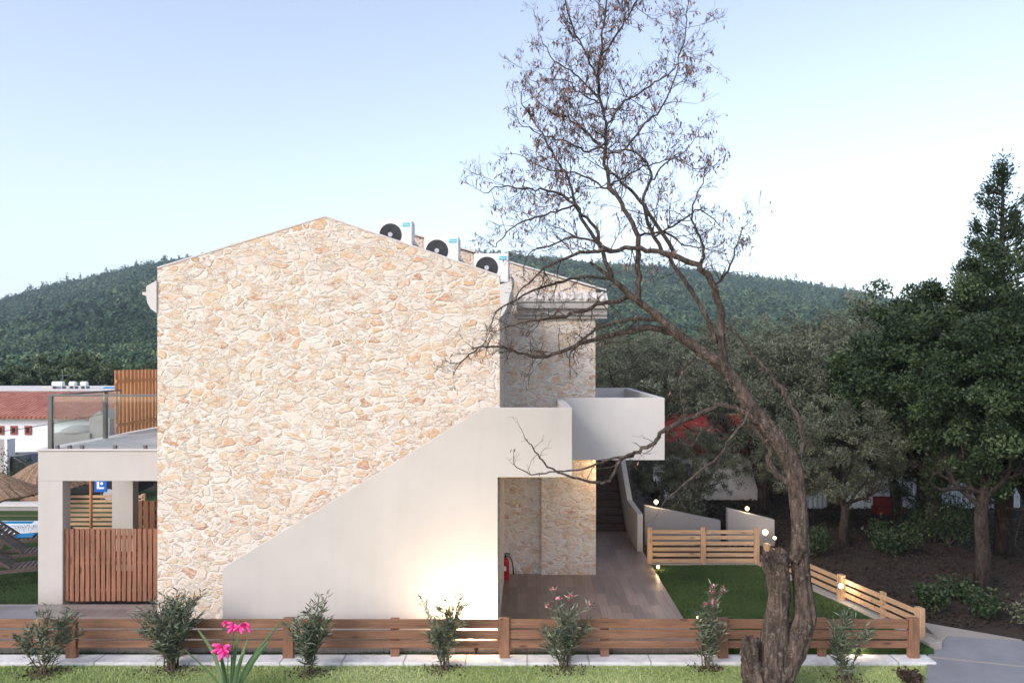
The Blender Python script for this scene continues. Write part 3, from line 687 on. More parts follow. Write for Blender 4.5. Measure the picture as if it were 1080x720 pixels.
def tree(name, seed, height, crown_r, trunk_h, trunk_r, leaf, ll, lw, nleaf, clump_r=.55, lean=0., bk='dark_bark', nclump=None, flat=.8, openness=.0, low=.15):
    g_ = np.random.default_rng(seed)
    r = thing(name, None, None)
    cz = trunk_h+(height-trunk_h)*.5; hz = (height-trunk_h)*.5
    trunk = [(0,0,-.1), (lean*.3+g_.normal(0,.06), g_.normal(0,.06), trunk_h*.4), (lean*.6+g_.normal(0,.12), g_.normal(0,.1), trunk_h*.8), (lean, 0, trunk_h*1.1), (lean*1.1, 0, trunk_h+hz*.8)]
    m = MB(); m.tube(trunk, [trunk_r*1.35, trunk_r, trunk_r*.85, trunk_r*.7, trunk_r*.2], 9)
    sub(m, 'trunk', M[bk], r, smooth=True)
    ps = []
    for k in range(7):
        a_ = k*2.4+g_.random(); s_ = np.array(trunk[2])*(1-k/7)+np.array(trunk[3])*(k/7)
        branchy(s_, (math.cos(a_), math.sin(a_), .7+.5*g_.random()), crown_r*.75, trunk_r*.45, 3, g_, .6, .2, (2, 4), 5, ps)
    sub(paths_mesh(ps), 'limbs', M[bk], r, smooth=True)
    nc = nclump or int(90*crown_r)
    # clumps in an uneven ellipsoid
    th = g_.uniform(0, 2*math.pi, nc); u = g_.uniform(-1, 1, nc); rr = g_.uniform(.35, 1, nc)**.6
    bumpy = 1+.22*np.sin(th*3+seed)*np.cos(u*4+seed*.7)+.13*np.sin(th*5+2*seed)
    C = np.stack([np.sqrt(1-u*u)*np.cos(th)*crown_r*rr*bumpy+lean, np.sqrt(1-u*u)*np.sin(th)*crown_r*rr*bumpy, u*hz*rr*bumpy+cz], 1)
    C = C[C[:, 2] > trunk_h*low+.3]
    nc = len(C); cs = clump_r*g_.uniform(.45, 1.15, nc); tone = g_.beta(2, 3, nc)
    idx = g_.integers(0, nc, nleaf); off = g_.normal(size=(nleaf, 3)); off /= np.linalg.norm(off, axis=1, keepdims=True)
    pos = C[idx]+off*cs[idx, None]*g_.random((nleaf, 1))**.45*np.array([1, 1, flat])
    at = np.clip(tone[idx]*.75+g_.normal(.12, .12, nleaf), 0, 1)
    V, Q, A = leaf_quads(pos, ll, lw, g_, .1, at)
    np_mesh('crown', V, Q, M[leaf], r, A); return r
def conifer(name, seed, height, rad, leaf='cypress_leaf', nleaf=16000, trunk_r=.16, trunk_h=1.0):
    g_ = np.random.default_rng(seed); r = thing(name, None, None)
    sub(MB().tube([(0,0,-.1),(.05,0,height*.3),(-.04,.03,height*.65),(0,0,height*.97)], [trunk_r*1.2, trunk_r, trunk_r*.55, .02], 9), 'trunk', M['dark_bark'], r, smooth=True)
    nb = 150; zz = trunk_h+(height-trunk_h)*g_.random(nb)**.85; a_ = g_.uniform(0, 2*math.pi, nb)
    t_ = (zz-trunk_h)/(height-trunk_h)
    L = rad*(1-t_)**1.05*g_.uniform(.3, 1.45, nb)*(.35+.65*np.minimum(1, t_*5))+.12
    tips = np.stack([np.cos(a_)*L, np.sin(a_)*L, zz+L*.42], 1); base = np.stack([0*zz, 0*zz, zz], 1)
    m = MB()
    for k in range(nb): m.tube([base[k], (base[k]+tips[k])/2-np.array([0,0,.05*L[k]]), tips[k]], [.03, .02, .008], 4, cap=False)
    sub(m, 'limbs', M['dark_bark'], r)
    w = L/L.sum(); idx = g_.choice(nb, nleaf, p=w); tf = g_.beta(2., 1., (nb, 7)); s_ = tf[idx, g_.integers(0, 7, nleaf)][:, None]+g_.normal(0, .035, (nleaf, 1))
    pos = base[idx]*(1-s_)+tips[idx]*s_; pos[:, 2] += g_.normal(0, .10, nleaf)
    pos += g_.normal(0, .085, (nleaf, 3))*(1.15-s_*.5)
    at = np.clip(g_.random(nb)[idx]*.6+g_.random(nleaf)*.35, 0, 1)
    d = (tips-base)[idx]; d = d/np.linalg.norm(d, axis=1, keepdims=True)+np.array([0, 0, .5])
    V, Q, A = leaf_quads(pos, .10, .035, g_, 0, at, d); np_mesh('crown', V, Q, M[leaf], r, A); return r
def put(proto, used, label, cat, group, loc, sc=1., rz=0.):
    o = proto if not used else dup(proto)
    o.location = loc; o.scale = (sc, sc, sc); o.rotation_euler = (0, 0, rz)
    if 'group' in o: del o['group']
    tag(o, label, cat, group); return o

# olives behind the garden
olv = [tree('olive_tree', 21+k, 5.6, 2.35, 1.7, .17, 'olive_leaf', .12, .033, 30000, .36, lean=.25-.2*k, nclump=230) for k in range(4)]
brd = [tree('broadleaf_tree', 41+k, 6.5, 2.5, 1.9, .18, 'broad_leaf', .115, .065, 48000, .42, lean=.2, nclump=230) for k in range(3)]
far = [tree('broadleaf_tree', 81+k, 6.5, 3.0, 1.0, .18, 'far_leaf', .30, .20, 9000, .6, nclump=110, low=.0) for k in range(3)]
used = {}
def setp(lst, k, *a_, **kw):
    key = (id(lst), k); o = put(lst[k], used.get(key), *a_, **kw); used[key] = True; return o
G1 = 'olive trees beyond the garden fence'
ol_lab = 'grey green olive tree with a rounded open crown in the grove beyond the garden'
spots = [ # px, y, top py, variant, rot
 (672,31,348,0,.3),(716,34.5,352,1,1.2),(762,35,338,2,2.2),(806,25,344,3,.5),(842,29,330,0,1.9),(880,25.5,322,1,3.4),(922,30,322,2,4.4),(958,27,330,3,2.8),
 (648,37,352,2,5),(700,40,345,3,1),(775,40,338,0,4),(900,38,322,1,5.5),(1000,34,335,2,.6),(1060,33,330,0,2.4),(1100,29,330,3,3.),(840,42,335,3,2.)]
for px, y, ty, k, rz in spots:
    top = Z(ty, y); sc = (top+.25)/5.75
    setp(olv, k, ol_lab, 'olive tree', G1, (X(px, y), y, -.22), sc, rz)
# small dark olives right behind the garden walls
for px, y, ty, k, rz, lb in ((735,22.6,446,1,.8,'small dark olive with several thin stems behind the garden walls'),
                             (690,23.6,470,2,2.,'small dark olive beside the back stair wall'),
                             (893,20.4,415,0,2.2,'dark twisted olive standing on the leafy slope behind the side fence'),
                             (842,22.5,440,3,1.2,'dark olive just behind the old leaning trunk')):
    top = Z(ty, y); setp(olv, k, lb, 'olive tree', None, (X(px, y), y, -.22), (top+.25)/5.75, rz)
G2 = 'broad crowned trees at the right edge'
for px, y, ty, k, rz, lb in ((985,21.0,284,0,.4,'leafy green tree left of the tall conifer'),
                             (1100,18.5,330,1,2.1,'leafy green tree at the right edge below the tall conifer'),
                             (945,23.,345,2,4.1,'dark leafy tree behind the slanting pine fence'),
                             (1130,17.,290,2,1.1,'leafy tree cut off by the right edge of the photo')):
    top = Z(ty, y); setp(brd, k, lb, 'tree', None, (X(px, y), y, -.22), (top+.25)/6.9, rz)
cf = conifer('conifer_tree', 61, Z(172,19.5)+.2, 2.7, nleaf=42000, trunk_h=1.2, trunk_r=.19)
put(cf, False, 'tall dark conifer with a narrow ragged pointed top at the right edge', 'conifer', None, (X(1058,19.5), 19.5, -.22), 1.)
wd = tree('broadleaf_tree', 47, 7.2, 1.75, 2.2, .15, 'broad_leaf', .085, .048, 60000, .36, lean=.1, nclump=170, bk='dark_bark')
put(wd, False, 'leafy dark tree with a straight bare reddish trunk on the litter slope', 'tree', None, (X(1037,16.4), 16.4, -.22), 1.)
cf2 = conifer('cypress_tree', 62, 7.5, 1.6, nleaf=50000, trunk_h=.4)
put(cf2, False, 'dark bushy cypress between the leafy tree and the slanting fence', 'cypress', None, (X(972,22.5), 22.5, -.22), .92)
# far trees on the left and right behind the village
lab_far = 'bushy dark green tree at the foot of the wooded hill'
G3 = 'bushy trees at the foot of the hill'
for k in range(26):
    px = -70+k*11+rnd.uniform(-4, 4); y = 62+rnd.uniform(0, 26); ty = 376+rnd.uniform(-5, 10)-(10 if 55 < px < 105 else 0)
    top = Z(ty, y); setp(far, k % 3, lab_far, 'tree', G3, (X(px, y), y, -.22), max(.6, (top+.25)/6.9), rnd.uniform(0, 6))
for k in range(16):
    px = 625+k*32+rnd.uniform(-8, 8); y = 58+rnd.uniform(0, 35); ty = 347+rnd.uniform(-6, 6)
    top = Z(ty, y); setp(far, k % 3, lab_far, 'tree', G3, (X(px, y), y, -.22), (top+.25)/6.9, rnd.uniform(0, 6))

# ------------------------------------------------------------------ old leaning tree in the foreground
g_ = np.random.default_rng(77); DT = 11.0
old = thing('bare_tree', 'old leaning tree with a split gnarled trunk and nearly leafless branches', 'tree', (X(812,DT), DT, -.15))
old_inv = Vector(old.location)
def T(px, py, dy=0.): return P(px, py, DT+dy)-old_inv
def smooth_path(pts, rads, n):
    pts = [np.array(p, float) for p in pts]; out = []; ro = []
    k = len(pts)
    for i in range(k-1):
        p0, p1, p2, p3 = pts[max(i-1,0)], pts[i], pts[i+1], pts[min(i+2,k-1)]
        for j in range(n):
            t_ = j/n; out.append(.5*((2*p1)+(-p0+p2)*t_+(2*p0-5*p1+4*p2-p3)*t_*t_+(-p0+3*p1-3*p2+p3)*t_**3)); ro.append(rads[i]*(1-t_)+rads[i+1]*t_)
    out.append(pts[-1]); ro.append(rads[-1]); return out, ro
pxm = DT/F
from mathutils import noise as mn
def gnarled(path, rads, n=64, amp=.16, seed=3, hollow=False):
    """tube with a ridged, twisted, lumpy surface"""
    pts, rr = smooth_path(path, rads, 14); m = MB(); ref = Vector((1,0,0)); k = len(pts); vs = []
    for i, p in enumerate(pts):
        d = Vector(pts[min(i+1,k-1)]-pts[max(i-1,0)]).normalized()
        u = (ref-d*ref.dot(d)).normalized(); w = d.cross(u); ref = u
        for j in range(n):
            a_ = 2*math.pi*j/n; tw = a_+i*.012
            cyl = Vector((math.cos(tw), math.sin(tw), 0))
            rid = 1-abs(mn.noise(Vector((cyl.x*1.6+seed, cyl.y*1.6, i*.018))))*2
            rid2 = 1-abs(mn.noise(Vector((cyl.x*4+seed, cyl.y*4, i*.05))))*2
            lump = mn.noise(Vector((cyl.x*1.1, cyl.y*1.1+seed, i*.09))); fine = mn.fractal(Vector((cyl.x*6, cyl.y*6+seed, i*.22)), .7, 2.2, 4)
            f = 1+amp*(1.6*(rid-.82)+.8*(rid2-.82)+1.2*lump+.62*fine)
            vs.append(Vector(p)+(u*math.cos(a_)+w*math.sin(a_))*rr[i]*f)
    fs = [(i*n+j, i*n+(j+1)%n, (i+1)*n+(j+1)%n, (i+1)*n+j) for i in range(k-1) for j in range(n)]
    fs.append(tuple(range(n-1,-1,-1)))
    if hollow:      # ragged rim, then down into a hollow
        top = [Vector(v) for v in vs[(k-1)*n:]]; c = sum(top, Vector())/n; d = Vector(pts[-1]-pts[-2]).normalized()
        for j in range(n): vs[(k-1)*n+j] = top[j]+d*rr[-1]*(.45*mn.noise(Vector((math.cos(j*.3)*3, math.sin(j*.3)*3, seed)))+.2*math.sin(j*.9))
        for s_, dn in ((.72, -.15), (.5, -1.1)): vs += [c+(top[j]-c)*s_+d*rr[-1]*dn for j in range(n)]
        for q_ in (0, 1):
            o_ = (k-1+q_)*n; fs += [(o_+j, o_+(j+1)%n, o_+n+(j+1)%n, o_+n+j) for j in range(n)]
        fs.append(tuple(range((k+1)*n, (k+2)*n)))
    else: fs.append(tuple(range((k-1)*n, k*n)))
    m.add(vs, fs); return m
tr = MB()
q = lambda l: [x*pxm for x in l]
stemA = [T(806,745,.0), T(806,715,0), T(812,690,.02), T(817,662,.03), T(821,632,.02), T(820,608,.0), T(818,594,-.03), T(815,586,-.06)]
stemB = [T(812,748,.05), T(818,715,.05), T(832,688,.03), T(847,660,0), T(847.5,628,.04), T(844,597,.04), T(844,557,.05), T(841,520,.05), T(836,490,.05), T(822,466,.05), T(803,443,.05), T(793,431,.03), T(767,392,0), T(742,372,-.05), T(719,356,-.1), T(690,331,-.15), T(667,313,-.2), T(645,294,-.25), T(622,276,-.3)]
stemC = [T(798,745,-.08), T(795,715,-.1), T(791,694,-.1), T(791,680,-.12), T(792,674,-.14)]
for mm in (gnarled(stemA, q([24,20,17,14,12,12.5,15,14]), 72, .15, 3, True), gnarled(stemB, q([22,19,16,13,10.5,9.8,9.2,9,9,8.8,8.4,7.6,6.8,5.8,5,4.2,3.2,2.4,1.5]), 64, .11, 5),
           gnarled(stemC, q([15,13,10,9.5,8]), 48, .2, 8, True), gnarled([T(845,668,-.02),T(850,652,-.05),T(852,640,-.02)], q([7,8,4]), 32, .25, 9),
           gnarled([T(838,590,.0),T(846,580,-.06),T(845,570,-.02)], q([8,8.5,4]), 32, .25, 12)): tr.add(mm.v, mm.f)
sub(tr, 'trunk', M['bark'], old, smooth=True)
limb = MB(); twg = MB(); tips = []
def twig(p, d, L, r_, lv, upw):
    seg = 5 if lv > 1 else 4; pts = [Vector(p)]; rad = [r_]; dd = Vector(d).normalized()
    for i in range(seg):
        dd = (dd+Vector(g_.normal(0, .17, 3))+Vector((0,0,upw*.12))).normalized(); pts.append(pts[-1]+dd*L/seg); rad.append(max(.0019, r_*(1-.7*(i+1)/seg)))
    twg.tube(pts, rad, 4 if lv > 1 else 3, cap=False)
    for p_ in pts[1:]: tips.append((p_, lv))
    if lv > 0:
        for k in range(int(g_.integers(2, 5)) if lv > 1 else int(g_.integers(1, 4))):
            i = int(g_.integers(1, seg+1)); nd = (pts[i]-pts[i-1]).normalized()+Vector(g_.normal(0, .55, 3))
            twig(pts[i], nd, L*g_.uniform(.45, .75), rad[i]*.75, lv-1, upw)
def mainlimb(pts_px, rads, dys=None, dens=1.6, L=.5, upw=.6, lv=3, start=.15, bias=(0,0,0)):
    if dys is None: dys = np.linspace(0, float(g_.uniform(-.6, .6)), len(pts_px))
    rads = [x*.86*(.62+.38*min(1, max(0, (py-180)/150))) for x, (px, py) in zip(rads, pts_px)]
    path = [T(px, py, dy) for (px, py), dy in zip(pts_px, dys)]
    pts, rr = smooth_path(path, q(rads), 5); pts = [Vector(p)+Vector(g_.normal(0, .012, 3)) for p in pts]
    limb.tube(pts, rr, 8, cap=True); n = len(pts)
    tot = sum((pts[i+1]-pts[i]).length for i in range(n-1)); cnt = int(tot*dens*4.8)
    for k in range(cnt):
        f = start+(1-start)*g_.random(); i = min(n-2, int(f*(n-1))); d = (pts[i+1]-pts[i]).normalized()
        nd = d*.6+Vector(g_.normal(0, .62, 3))+Vector(bias); twig(pts[i], nd, L*g_.uniform(.5, 1.25)*(1.1-.4*f), min(rr[i]*.5, .0085), lv, upw)
    twig(pts[-1], pts[-1]-pts[-2], L*.8, rr[-1]*.9, lv, upw)
# arching limbs of the crown
mainlimb([(765,388),(762,364),(760,331),(753,301),(738,283),(715,272),(682,263),(645,264),(612,267),(580,280),(555,300)], [5.5,4.8,4.5,4.3,4.2,4,3.6,3,2.4,1.6,1], [0,-.05,-.1,-.2,-.3,-.35,-.4,-.5,-.6,-.7,-.8], 1.1, .5, .1, start=.4)
mainlimb([(756,362),(738,320),(716,287),(690,250),(678,213),(687,190),(682,173),(673,163),(660,158),(645,162)], [3.2,3,3,3,2.8,2.6,2.4,2.2,2,1.6], None, 1.0, .45, .7, start=.3)
mainlimb([(673,316),(673,285),(672,250),(663,228),(650,207),(642,192),(638,160),(640,140),(634,110),(631,80),(634,45),(640,0),(648,-60)], [4,3.8,3.8,3.8,3.6,3.4,3.2,2.8,2.6,2.4,2.,1.6,1], [-.2,-.2,-.25,-.2,-.1,0,.1,.2,.3,.3,.3,.3,.3], 1.9, .52, .8, start=.3)
mainlimb([(715,272),(693,237),(672,207),(655,192),(643,180)], [3.2,3,2.8,2.4,2], None, .8, .45, .6)
mainlimb([(634,261),(620,240),(607,217),(587,203),(560,200),(532,197),(512,203)], [3,2.8,2.4,2,1.6,1.2,.8], None, 2.0, .42, .2, start=.25)
mainlimb([(645,294),(634,262),(627,238),(607,217),(600,190),(582,160),(565,130),(548,105)], [3.2,3,2.6,2.4,2,1.6,1.3,.9], None, 1.9, .42, .6, start=.35)
mainlimb([(638,160),(618,140),(600,125),(580,118),(560,98)], [2.6,2.2,1.8,1.3,.8], None, 2.2, .42, .6)
mainlimb([(640,150),(620,160),(600,150),(570,142),(545,128)], [2.4,2.,1.7,1.2,.8], None, 2.2, .4, .5)
mainlimb([(640,135),(655,110),(672,100),(690,88),(712,72),(724,60)], [2.4,2.2,2,1.6,1.3,.9], None, 2.2, .45, .7)
mainlimb([(632,90),(620,60),(605,30),(592,-10),(585,-60)], [2.2,1.8,1.5,1.2,.8], None, 2.4, .45, .8)
mainlimb([(634,60),(655,30),(672,0),(684,-40),(690,-80)], [2.2,1.8,1.5,1.2,.8], None, 2.4, .5, .8)
mainlimb([(660,158),(680,130),(700,110),(715,70),(722,30),(726,0)], [2.2,1.9,1.6,1.3,1.1,.8], None, 2.2, .5, .6)
mainlimb([(687,190),(705,170),(722,160),(738,140)], [1.8,1.4,1,.7], None, 1.3, .34, .5)
mainlimb([(738,283),(742,260),(730,232),(735,205),(748,180)], [2.6,2,1.6,1.2,.8], None, 1.6, .42, .6)
mainlimb([(753,301),(768,285),(776,262),(784,240)], [2,1.5,1.1,.8], None, 1.7, .38, .6)
mainlimb([(690,250),(715,235),(738,222),(762,240)], [1.8,1.5,1.1,.7], None, 1.6, .4, .4)
mainlimb([(640,120),(622,95),(600,75),(580,60),(572,40)], [2.,1.8,1.4,1.1,.8], None, 2.2, .45, .7)
mainlimb([(607,217),(580,225),(555,232),(535,245),(520,262)], [2.,1.6,1.3,1,.7], None, 2.0, .42, .0)
mainlimb([(650,207),(625,190),(600,182),(575,178),(550,165)], [2.2,1.8,1.4,1.1,.8], None, 2.2, .42, .3)
mainlimb([(642,197),(662,185),(690,172),(712,168),(735,178)], [2.,1.7,1.3,1.,.7], None, 1.8, .4, .3)
mainlimb([(672,250),(700,245),(722,258),(748,262)], [2.,1.6,1.2,.8], None, 1.8, .4, .2)
mainlimb([(634,110),(612,98),(596,84),(566,86)], [1.8,1.4,1.,.7], None, 2.0, .4, .4)
# low left sprays in front of the stone wall
mainlimb([(719,357),(690,345),(655,352),(625,358),(590,372),(560,376),(530,366),(505,368),(484,384)], [4.6,4,3.4,2.8,2.4,2,1.6,1.2,.8], None, 2.0, .38, -.1, start=.2)
mainlimb([(667,313),(640,318),(612,328),(585,335),(560,338),(535,345)], [3,2.6,2.1,1.7,1.3,.9], None, 2.0, .4, -.2, start=.15)
mainlimb([(645,294),(615,292),(580,300),(550,312),(522,330)], [2.4,2,1.6,1.2,.8], None, 2.1, .42, -.2, start=.15)
mainlimb([(700,338),(670,336),(640,342),(612,360),(598,380)], [2.6,2.2,1.8,1.3,.8], None, 1.8, .38, -.4, start=.2)
mainlimb([(645,264),(610,250),(580,258),(556,268)], [2,1.6,1.2,.8], None, 2.0, .45, .2)
# dead lower branches
mainlimb([(800,445),(780,432),(760,428),(740,436),(704,452),(690,466),(669,478),(655,486),(642,507),(628,509),(598,501),(575,489),(562,473),(552,460)], [4,3.4,3,2.8,2.8,2.6,2.4,2.2,2,1.8,1.4,1.1,.8,.5], None, .55, .34, -.2, lv=1, start=.35)
mainlimb([(704,452),(716,462),(728,470),(742,455)], [2,1.6,1.2,.8], None, .8, .3, -.2, lv=1)
mainlimb([(669,478),(640,485),(612,495),(585,497),(560,500),(540,488)], [1.8,1.5,1.2,1,.8,.5], None, .8, .3, -.1, lv=1)
mainlimb([(803,455),(790,445),(812,470),(812,490),(833,510)][::-1], [4.5,4,3.6,3,2.4], [.12,.12,.14,.1,.1], .1, .3, 0, lv=0)
mainlimb([(843,482),(847,461),(836,430),(815,398),(797,378),(778,353),(765,345)], [3.4,3,2.6,2.4,2,1.5,.9], [.05,.1,.2,.3,.4,.5,.6], .7, .45, .3, lv=1, start=.3)
mainlimb([(760,480),(735,500),(716,515),(700,530)], [1.6,1.3,1,.6], [-.1,-.1,-.1,-.1], .8, .3, -.3, lv=1)
mainlimb([(793,431),(775,455),(760,480)], [2,1.8,1.6], [0,-.05,-.1], .4, .3, -.3, lv=1)
# veil of fine twigs at the lower right of the crown
mainlimb([(742,372),(724,385),(716,400),(722,430)], [2,1.4,1,.7], None, 1.6, .45, -.3, lv=1)
limb_o = sub(limb, 'limbs', M['twig'], old, smooth=True)
tw = twg.build('twigs', M['twig'], old); tag(tw, kind='stuff')
# dry hanging pods
P_ = np.array([p[:] for p, lv in tips if lv <= 1]); wz = np.array([(p.z+old_inv.z) for p, lv in tips if lv <= 1])
keep = g_.random(len(P_)) < np.clip((wz-5.4)*.028, .01, .075); C = P_[keep]
C = np.repeat(C, 2, 0)+g_.normal(0, .02, (len(C)*2, 3)); d = g_.normal(0, .35, C.shape)+np.array([0, 0, -1.])
V, Q, A = leaf_quads(C, .075, .022, g_, 0, None, d); tag(np_mesh('dry_pods', V, Q, M['dry_pod'], old, A), kind='stuff')

# ------------------------------------------------------------------ oleanders and canna
def oleander(px, py, half_px, top_py, label, seed, nst=9, flowers=0, D=None, dens=1.):
    g_ = np.random.default_rng(seed); y = GD(py, -.15) if D is None else D
    r = thing('oleander_shrub', label, 'shrub', (X(px, y), y, -.16), 'oleander shrubs along the kerb')
    hgt = Z(top_py, y)+.15; hw = half_px*y/F; st = MB(); LC = []; LD = []; tipl = []
    for k in range(nst):
        a_ = g_.uniform(0, 2*math.pi); sp_ = hw*g_.uniform(.15, 1.15); L = hgt*g_.uniform(.5, 1.)*(1-.16*(sp_/hw)**2)
        end = np.array([math.cos(a_)*sp_, math.sin(a_)*sp_*.8, L]); b0 = np.array([g_.normal(0, .05), g_.normal(0, .05), 0])
        mid = b0*.4+end*.5+np.array([0, 0, hgt*.02])
        pts, rr = smooth_path([b0, mid, end], [.011, .008, .003], 8); st.tube(pts, rr, 5, cap=False); tipl.append(end)
        shoots = [(pts, .12)]
        for j in range(int(g_.integers(1, 4))):
            i = int(g_.integers(5, 13)); e2 = np.array(pts[i])+np.array([g_.normal(0, .13), g_.normal(0, .11), g_.uniform(.12, .32)])
            e2[2] = min(e2[2], hgt); p2, r2 = smooth_path([pts[i], (pts[i]+e2)/2+g_.normal(0, .01, 3), e2], [.005, .004, .002], 5); st.tube(p2, r2, 4, cap=False); shoots.append((p2, .0)); tipl.append(e2)
        for ps, f0 in shoots:
            n = len(ps)
            for i in range(n-1):
                if i/n < f0: continue
                for w in range(int(3*dens)+1 if g_.random() < dens else 1):
                    t_ = g_.random(); p = np.array(ps[i])*(1-t_)+np.array(ps[i+1])*t_; az = g_.uniform(0, 2*math.pi)
                    ax = np.array(ps[i+1])-np.array(ps[i]); ax /= np.linalg.norm(ax)+1e-9
                    LC.append(p+g_.normal(0, .018, 3)); LD.append(np.array([math.cos(az), math.sin(az), .1])*.9+ax*g_.uniform(.25, 1.1))
    sub(st, 'stems', M['shrub_stem'], r)
    V, Q, A = leaf_quads(np.array(LC), .13, .021, g_, 0, None, np.array(LD)); np_mesh('leaves', V, Q, M['oleander_leaf'], r, A)
    nm = 260; mc = np.stack([g_.normal(0, hw*.45, nm), g_.normal(0, hw*.35, nm), .02+.02*g_.random(nm)], 1); V, Q, A = leaf_quads(mc, .05, .03, g_, 0); tag(np_mesh('dead_leaves', V, Q, M['litter_leaf'], r, A), kind='stuff')
    if flowers:
        tp = sorted(tipl, key=lambda e: -e[2])[:flowers]; 
        for e_ in tp:
            V, Q, A = leaf_quads(e_+g_.normal(0, .016, (14, 3)), .045, .035, g_, -.3); np_mesh('flower', V, Q, M['rose_petal'], r, A)
oleander(46, 711, 27, 626, 'dark young oleander shrub leftmost by the kerb in front of the veranda', 1, 9)
oleander(182, 707, 36, 612, 'widest densest oleander shrub in front of the stone wall corner', 2, 26, dens=1.3)
oleander(327, 711, 26, 619, 'oleander shrub right of the pink lily in front of the grey wall', 3, 13)
oleander(468, 705, 29, 614, 'thin oleander shrub before the lit part of the stair wall', 4, 10)
oleander(597, 704, 32, 618, 'oleander shrub with small pink buds in front of the tiled terrace', 5, 12, 5)
oleander(746, 698, 21, 612, 'pink flowered oleander shrub left of the old trunk', 6, 8, 8, D=12.15)
oleander(893, 719, 24, 640, 'smallest sparse oleander shrub right of the old trunk', 7, 7)
# weeds around each base
cy_ = 11.2; can = thing('canna_lily', 'pink canna lily with long upright leaves in the front lawn', 'flower', (X(243,cy_), cy_, -.16))
cz0 = Vector(can.location)
def cp_(px, py, dy=0): return P(px, py, cy_+dy)-cz0
def blade(base, mid, tip, w, parent, name='leaf', fold=.25):
    pts, _ = smooth_path([base, mid, tip], [1, 1, 1], 8); n = len(pts); vs = []; fs = []
    for i, p in enumerate(pts):
        t_ = i/(n-1); ww = w*math.sin(math.pi*min(1, .10+t_*.9))**.8*(1 if t_ < 1 else 0)+.001
        d = Vector(pts[min(i+1,n-1)]-pts[max(i-1,0)]).normalized(); s_ = d.cross(Vector((0,1,0))); s_ = s_.normalized() if s_.length > .01 else Vector((1,0,0))
        p = Vector(p); vs += [p-s_*ww+Vector((0,-ww*fold,0)), p, p+s_*ww+Vector((0,-ww*fold,0))]
    for i in range(n-1): fs += [(3*i,3*i+1,3*i+4,3*i+3),(3*i+1,3*i+2,3*i+5,3*i+4)]
    o = np_mesh(name, np.array([v[:] for v in vs]), np.array(fs), M['canna_leaf'], parent, np.full(len(vs), float(g_.random()))); s_ = o.modifiers.new('t', 'SOLIDIFY'); s_.thickness = .003; return o
for (bx, mx, my, tx, ty, w, dy) in ((238,226,690,207,661,.028,0),(246,262,700,297,654,.030,.05),(246,266,698,284,676,.036,-.05),(243,246,700,252,668,.035,.06),(240,236,705,230,676,.03,.08),(244,252,702,262,672,.03,-.04),(238,224,712,193,683,.016,.1),(246,250,708,256,690,.03,-.1)):
    blade(cp_(bx,735,dy), cp_(mx,my,dy), cp_(tx,ty,dy-.05), w, can)
stm = MB(); stm.tube([cp_(241,735), cp_(240,705), cp_(241,685)], [.009,.008,.005], 6).tube([cp_(243,735), cp_(244,690), cp_(247,664)], [.009,.008,.005], 6)
sub(stm, 'stalk', M['canna_leaf'], can)
def petals(c, n, L, W_, seed):
    g2 = np.random.default_rng(seed); vs = []; fs = []; at = []
    for k in range(n):
        a_ = 2*math.pi*k/n+g2.normal(0, .25); d = Vector((math.cos(a_), -.35+g2.normal(0, .2), math.sin(a_)*.62+.18)).normalized()
        s_ = d.cross(Vector((0,1,0))).normalized(); Lk = L*g2.uniform(.75, 1.2); b0 = len(vs)
        for t_, w in ((0,.12),(.35,.8),(.65,1.),(.88,.75),(1.,.2)):
            for sd in (-1, 0, 1):
                vs.append((c+d*Lk*t_+s_*W_*w*sd+Vector((0, .012*abs(sd), -.02*t_*t_)))[:]); at.append(.15+.75*t_*g2.uniform(.7, 1))
        for i in range(4):
            for j in range(2): q0 = b0+i*3+j; fs.append((q0, q0+1, q0+4, q0+3))
    o = np_mesh('bloom', np.array(vs), np.array(fs), M['pink_petal'], can, np.array(at), smooth=True); o.modifiers.new('t', 'SOLIDIFY').thickness = .0015
petals(cp_(235,684,-.05), 7, .16, .036, 1); petals(cp_(236,686,-.10), 5, .09, .026, 9); petals(cp_(252,662,-.08), 5, .09, .026, 10); petals(cp_(247,661,-.02), 6, .11, .026, 2); petals(cp_(259,659,-.06), 6, .11, .032, 3); petals(cp_(238,656,0), 4, .06, .02, 4)

# ------------------------------------------------------------------ grass, litter
def grass(name, x0, x1, y0, y1, z, n, hgt, mat, label, seed, inside=None):
    g_ = np.random.default_rng(seed); x = g_.uniform(x0, x1, n); y = g_.uniform(y0, y1, n)
    if inside: k = inside(x, y); x, y = x[k], y[k]
    n = len(x); h = hgt*g_.uniform(.4, 1.2, n)*(1+.4*np.sin(x*2.3)*np.sin(y*3.1)); a_ = g_.uniform(0, math.pi, n); w = .005+.004*g_.random(n)
    lx, ly = g_.normal(0, .5, n)*h, g_.normal(0, .5, n)*h
    V = np.stack([np.stack([x-np.cos(a_)*w, y-np.sin(a_)*w, 0*x+z], 1), np.stack([x+np.cos(a_)*w, y+np.sin(a_)*w, 0*x+z], 1), np.stack([x+lx, y+ly, z+h], 1)], 1).reshape(-1, 3)
    pat = .5+.25*np.sin(x*1.7+y)+.2*np.sin(y*5+x*.6)
    tag(np_mesh(name, V, np.arange(n*3).reshape(n, 3), M[mat], attr=np.repeat(np.clip(pat*.5+g_.random(n)*.5, 0, 1), 3)), label, 'grass', kind='stuff')
grass('front_grass', -9.5, 6.48, 10.4, 12.25, -.151, 150000, .035, 'grass_front_lit', 'yellow green mown lawn coloured paler as if brightly lit along the bottom of the photo', 1)
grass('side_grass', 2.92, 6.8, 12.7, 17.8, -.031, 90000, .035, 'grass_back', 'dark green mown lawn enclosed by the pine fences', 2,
      lambda x, y: x < 6.72-(y-12.9)*.248)
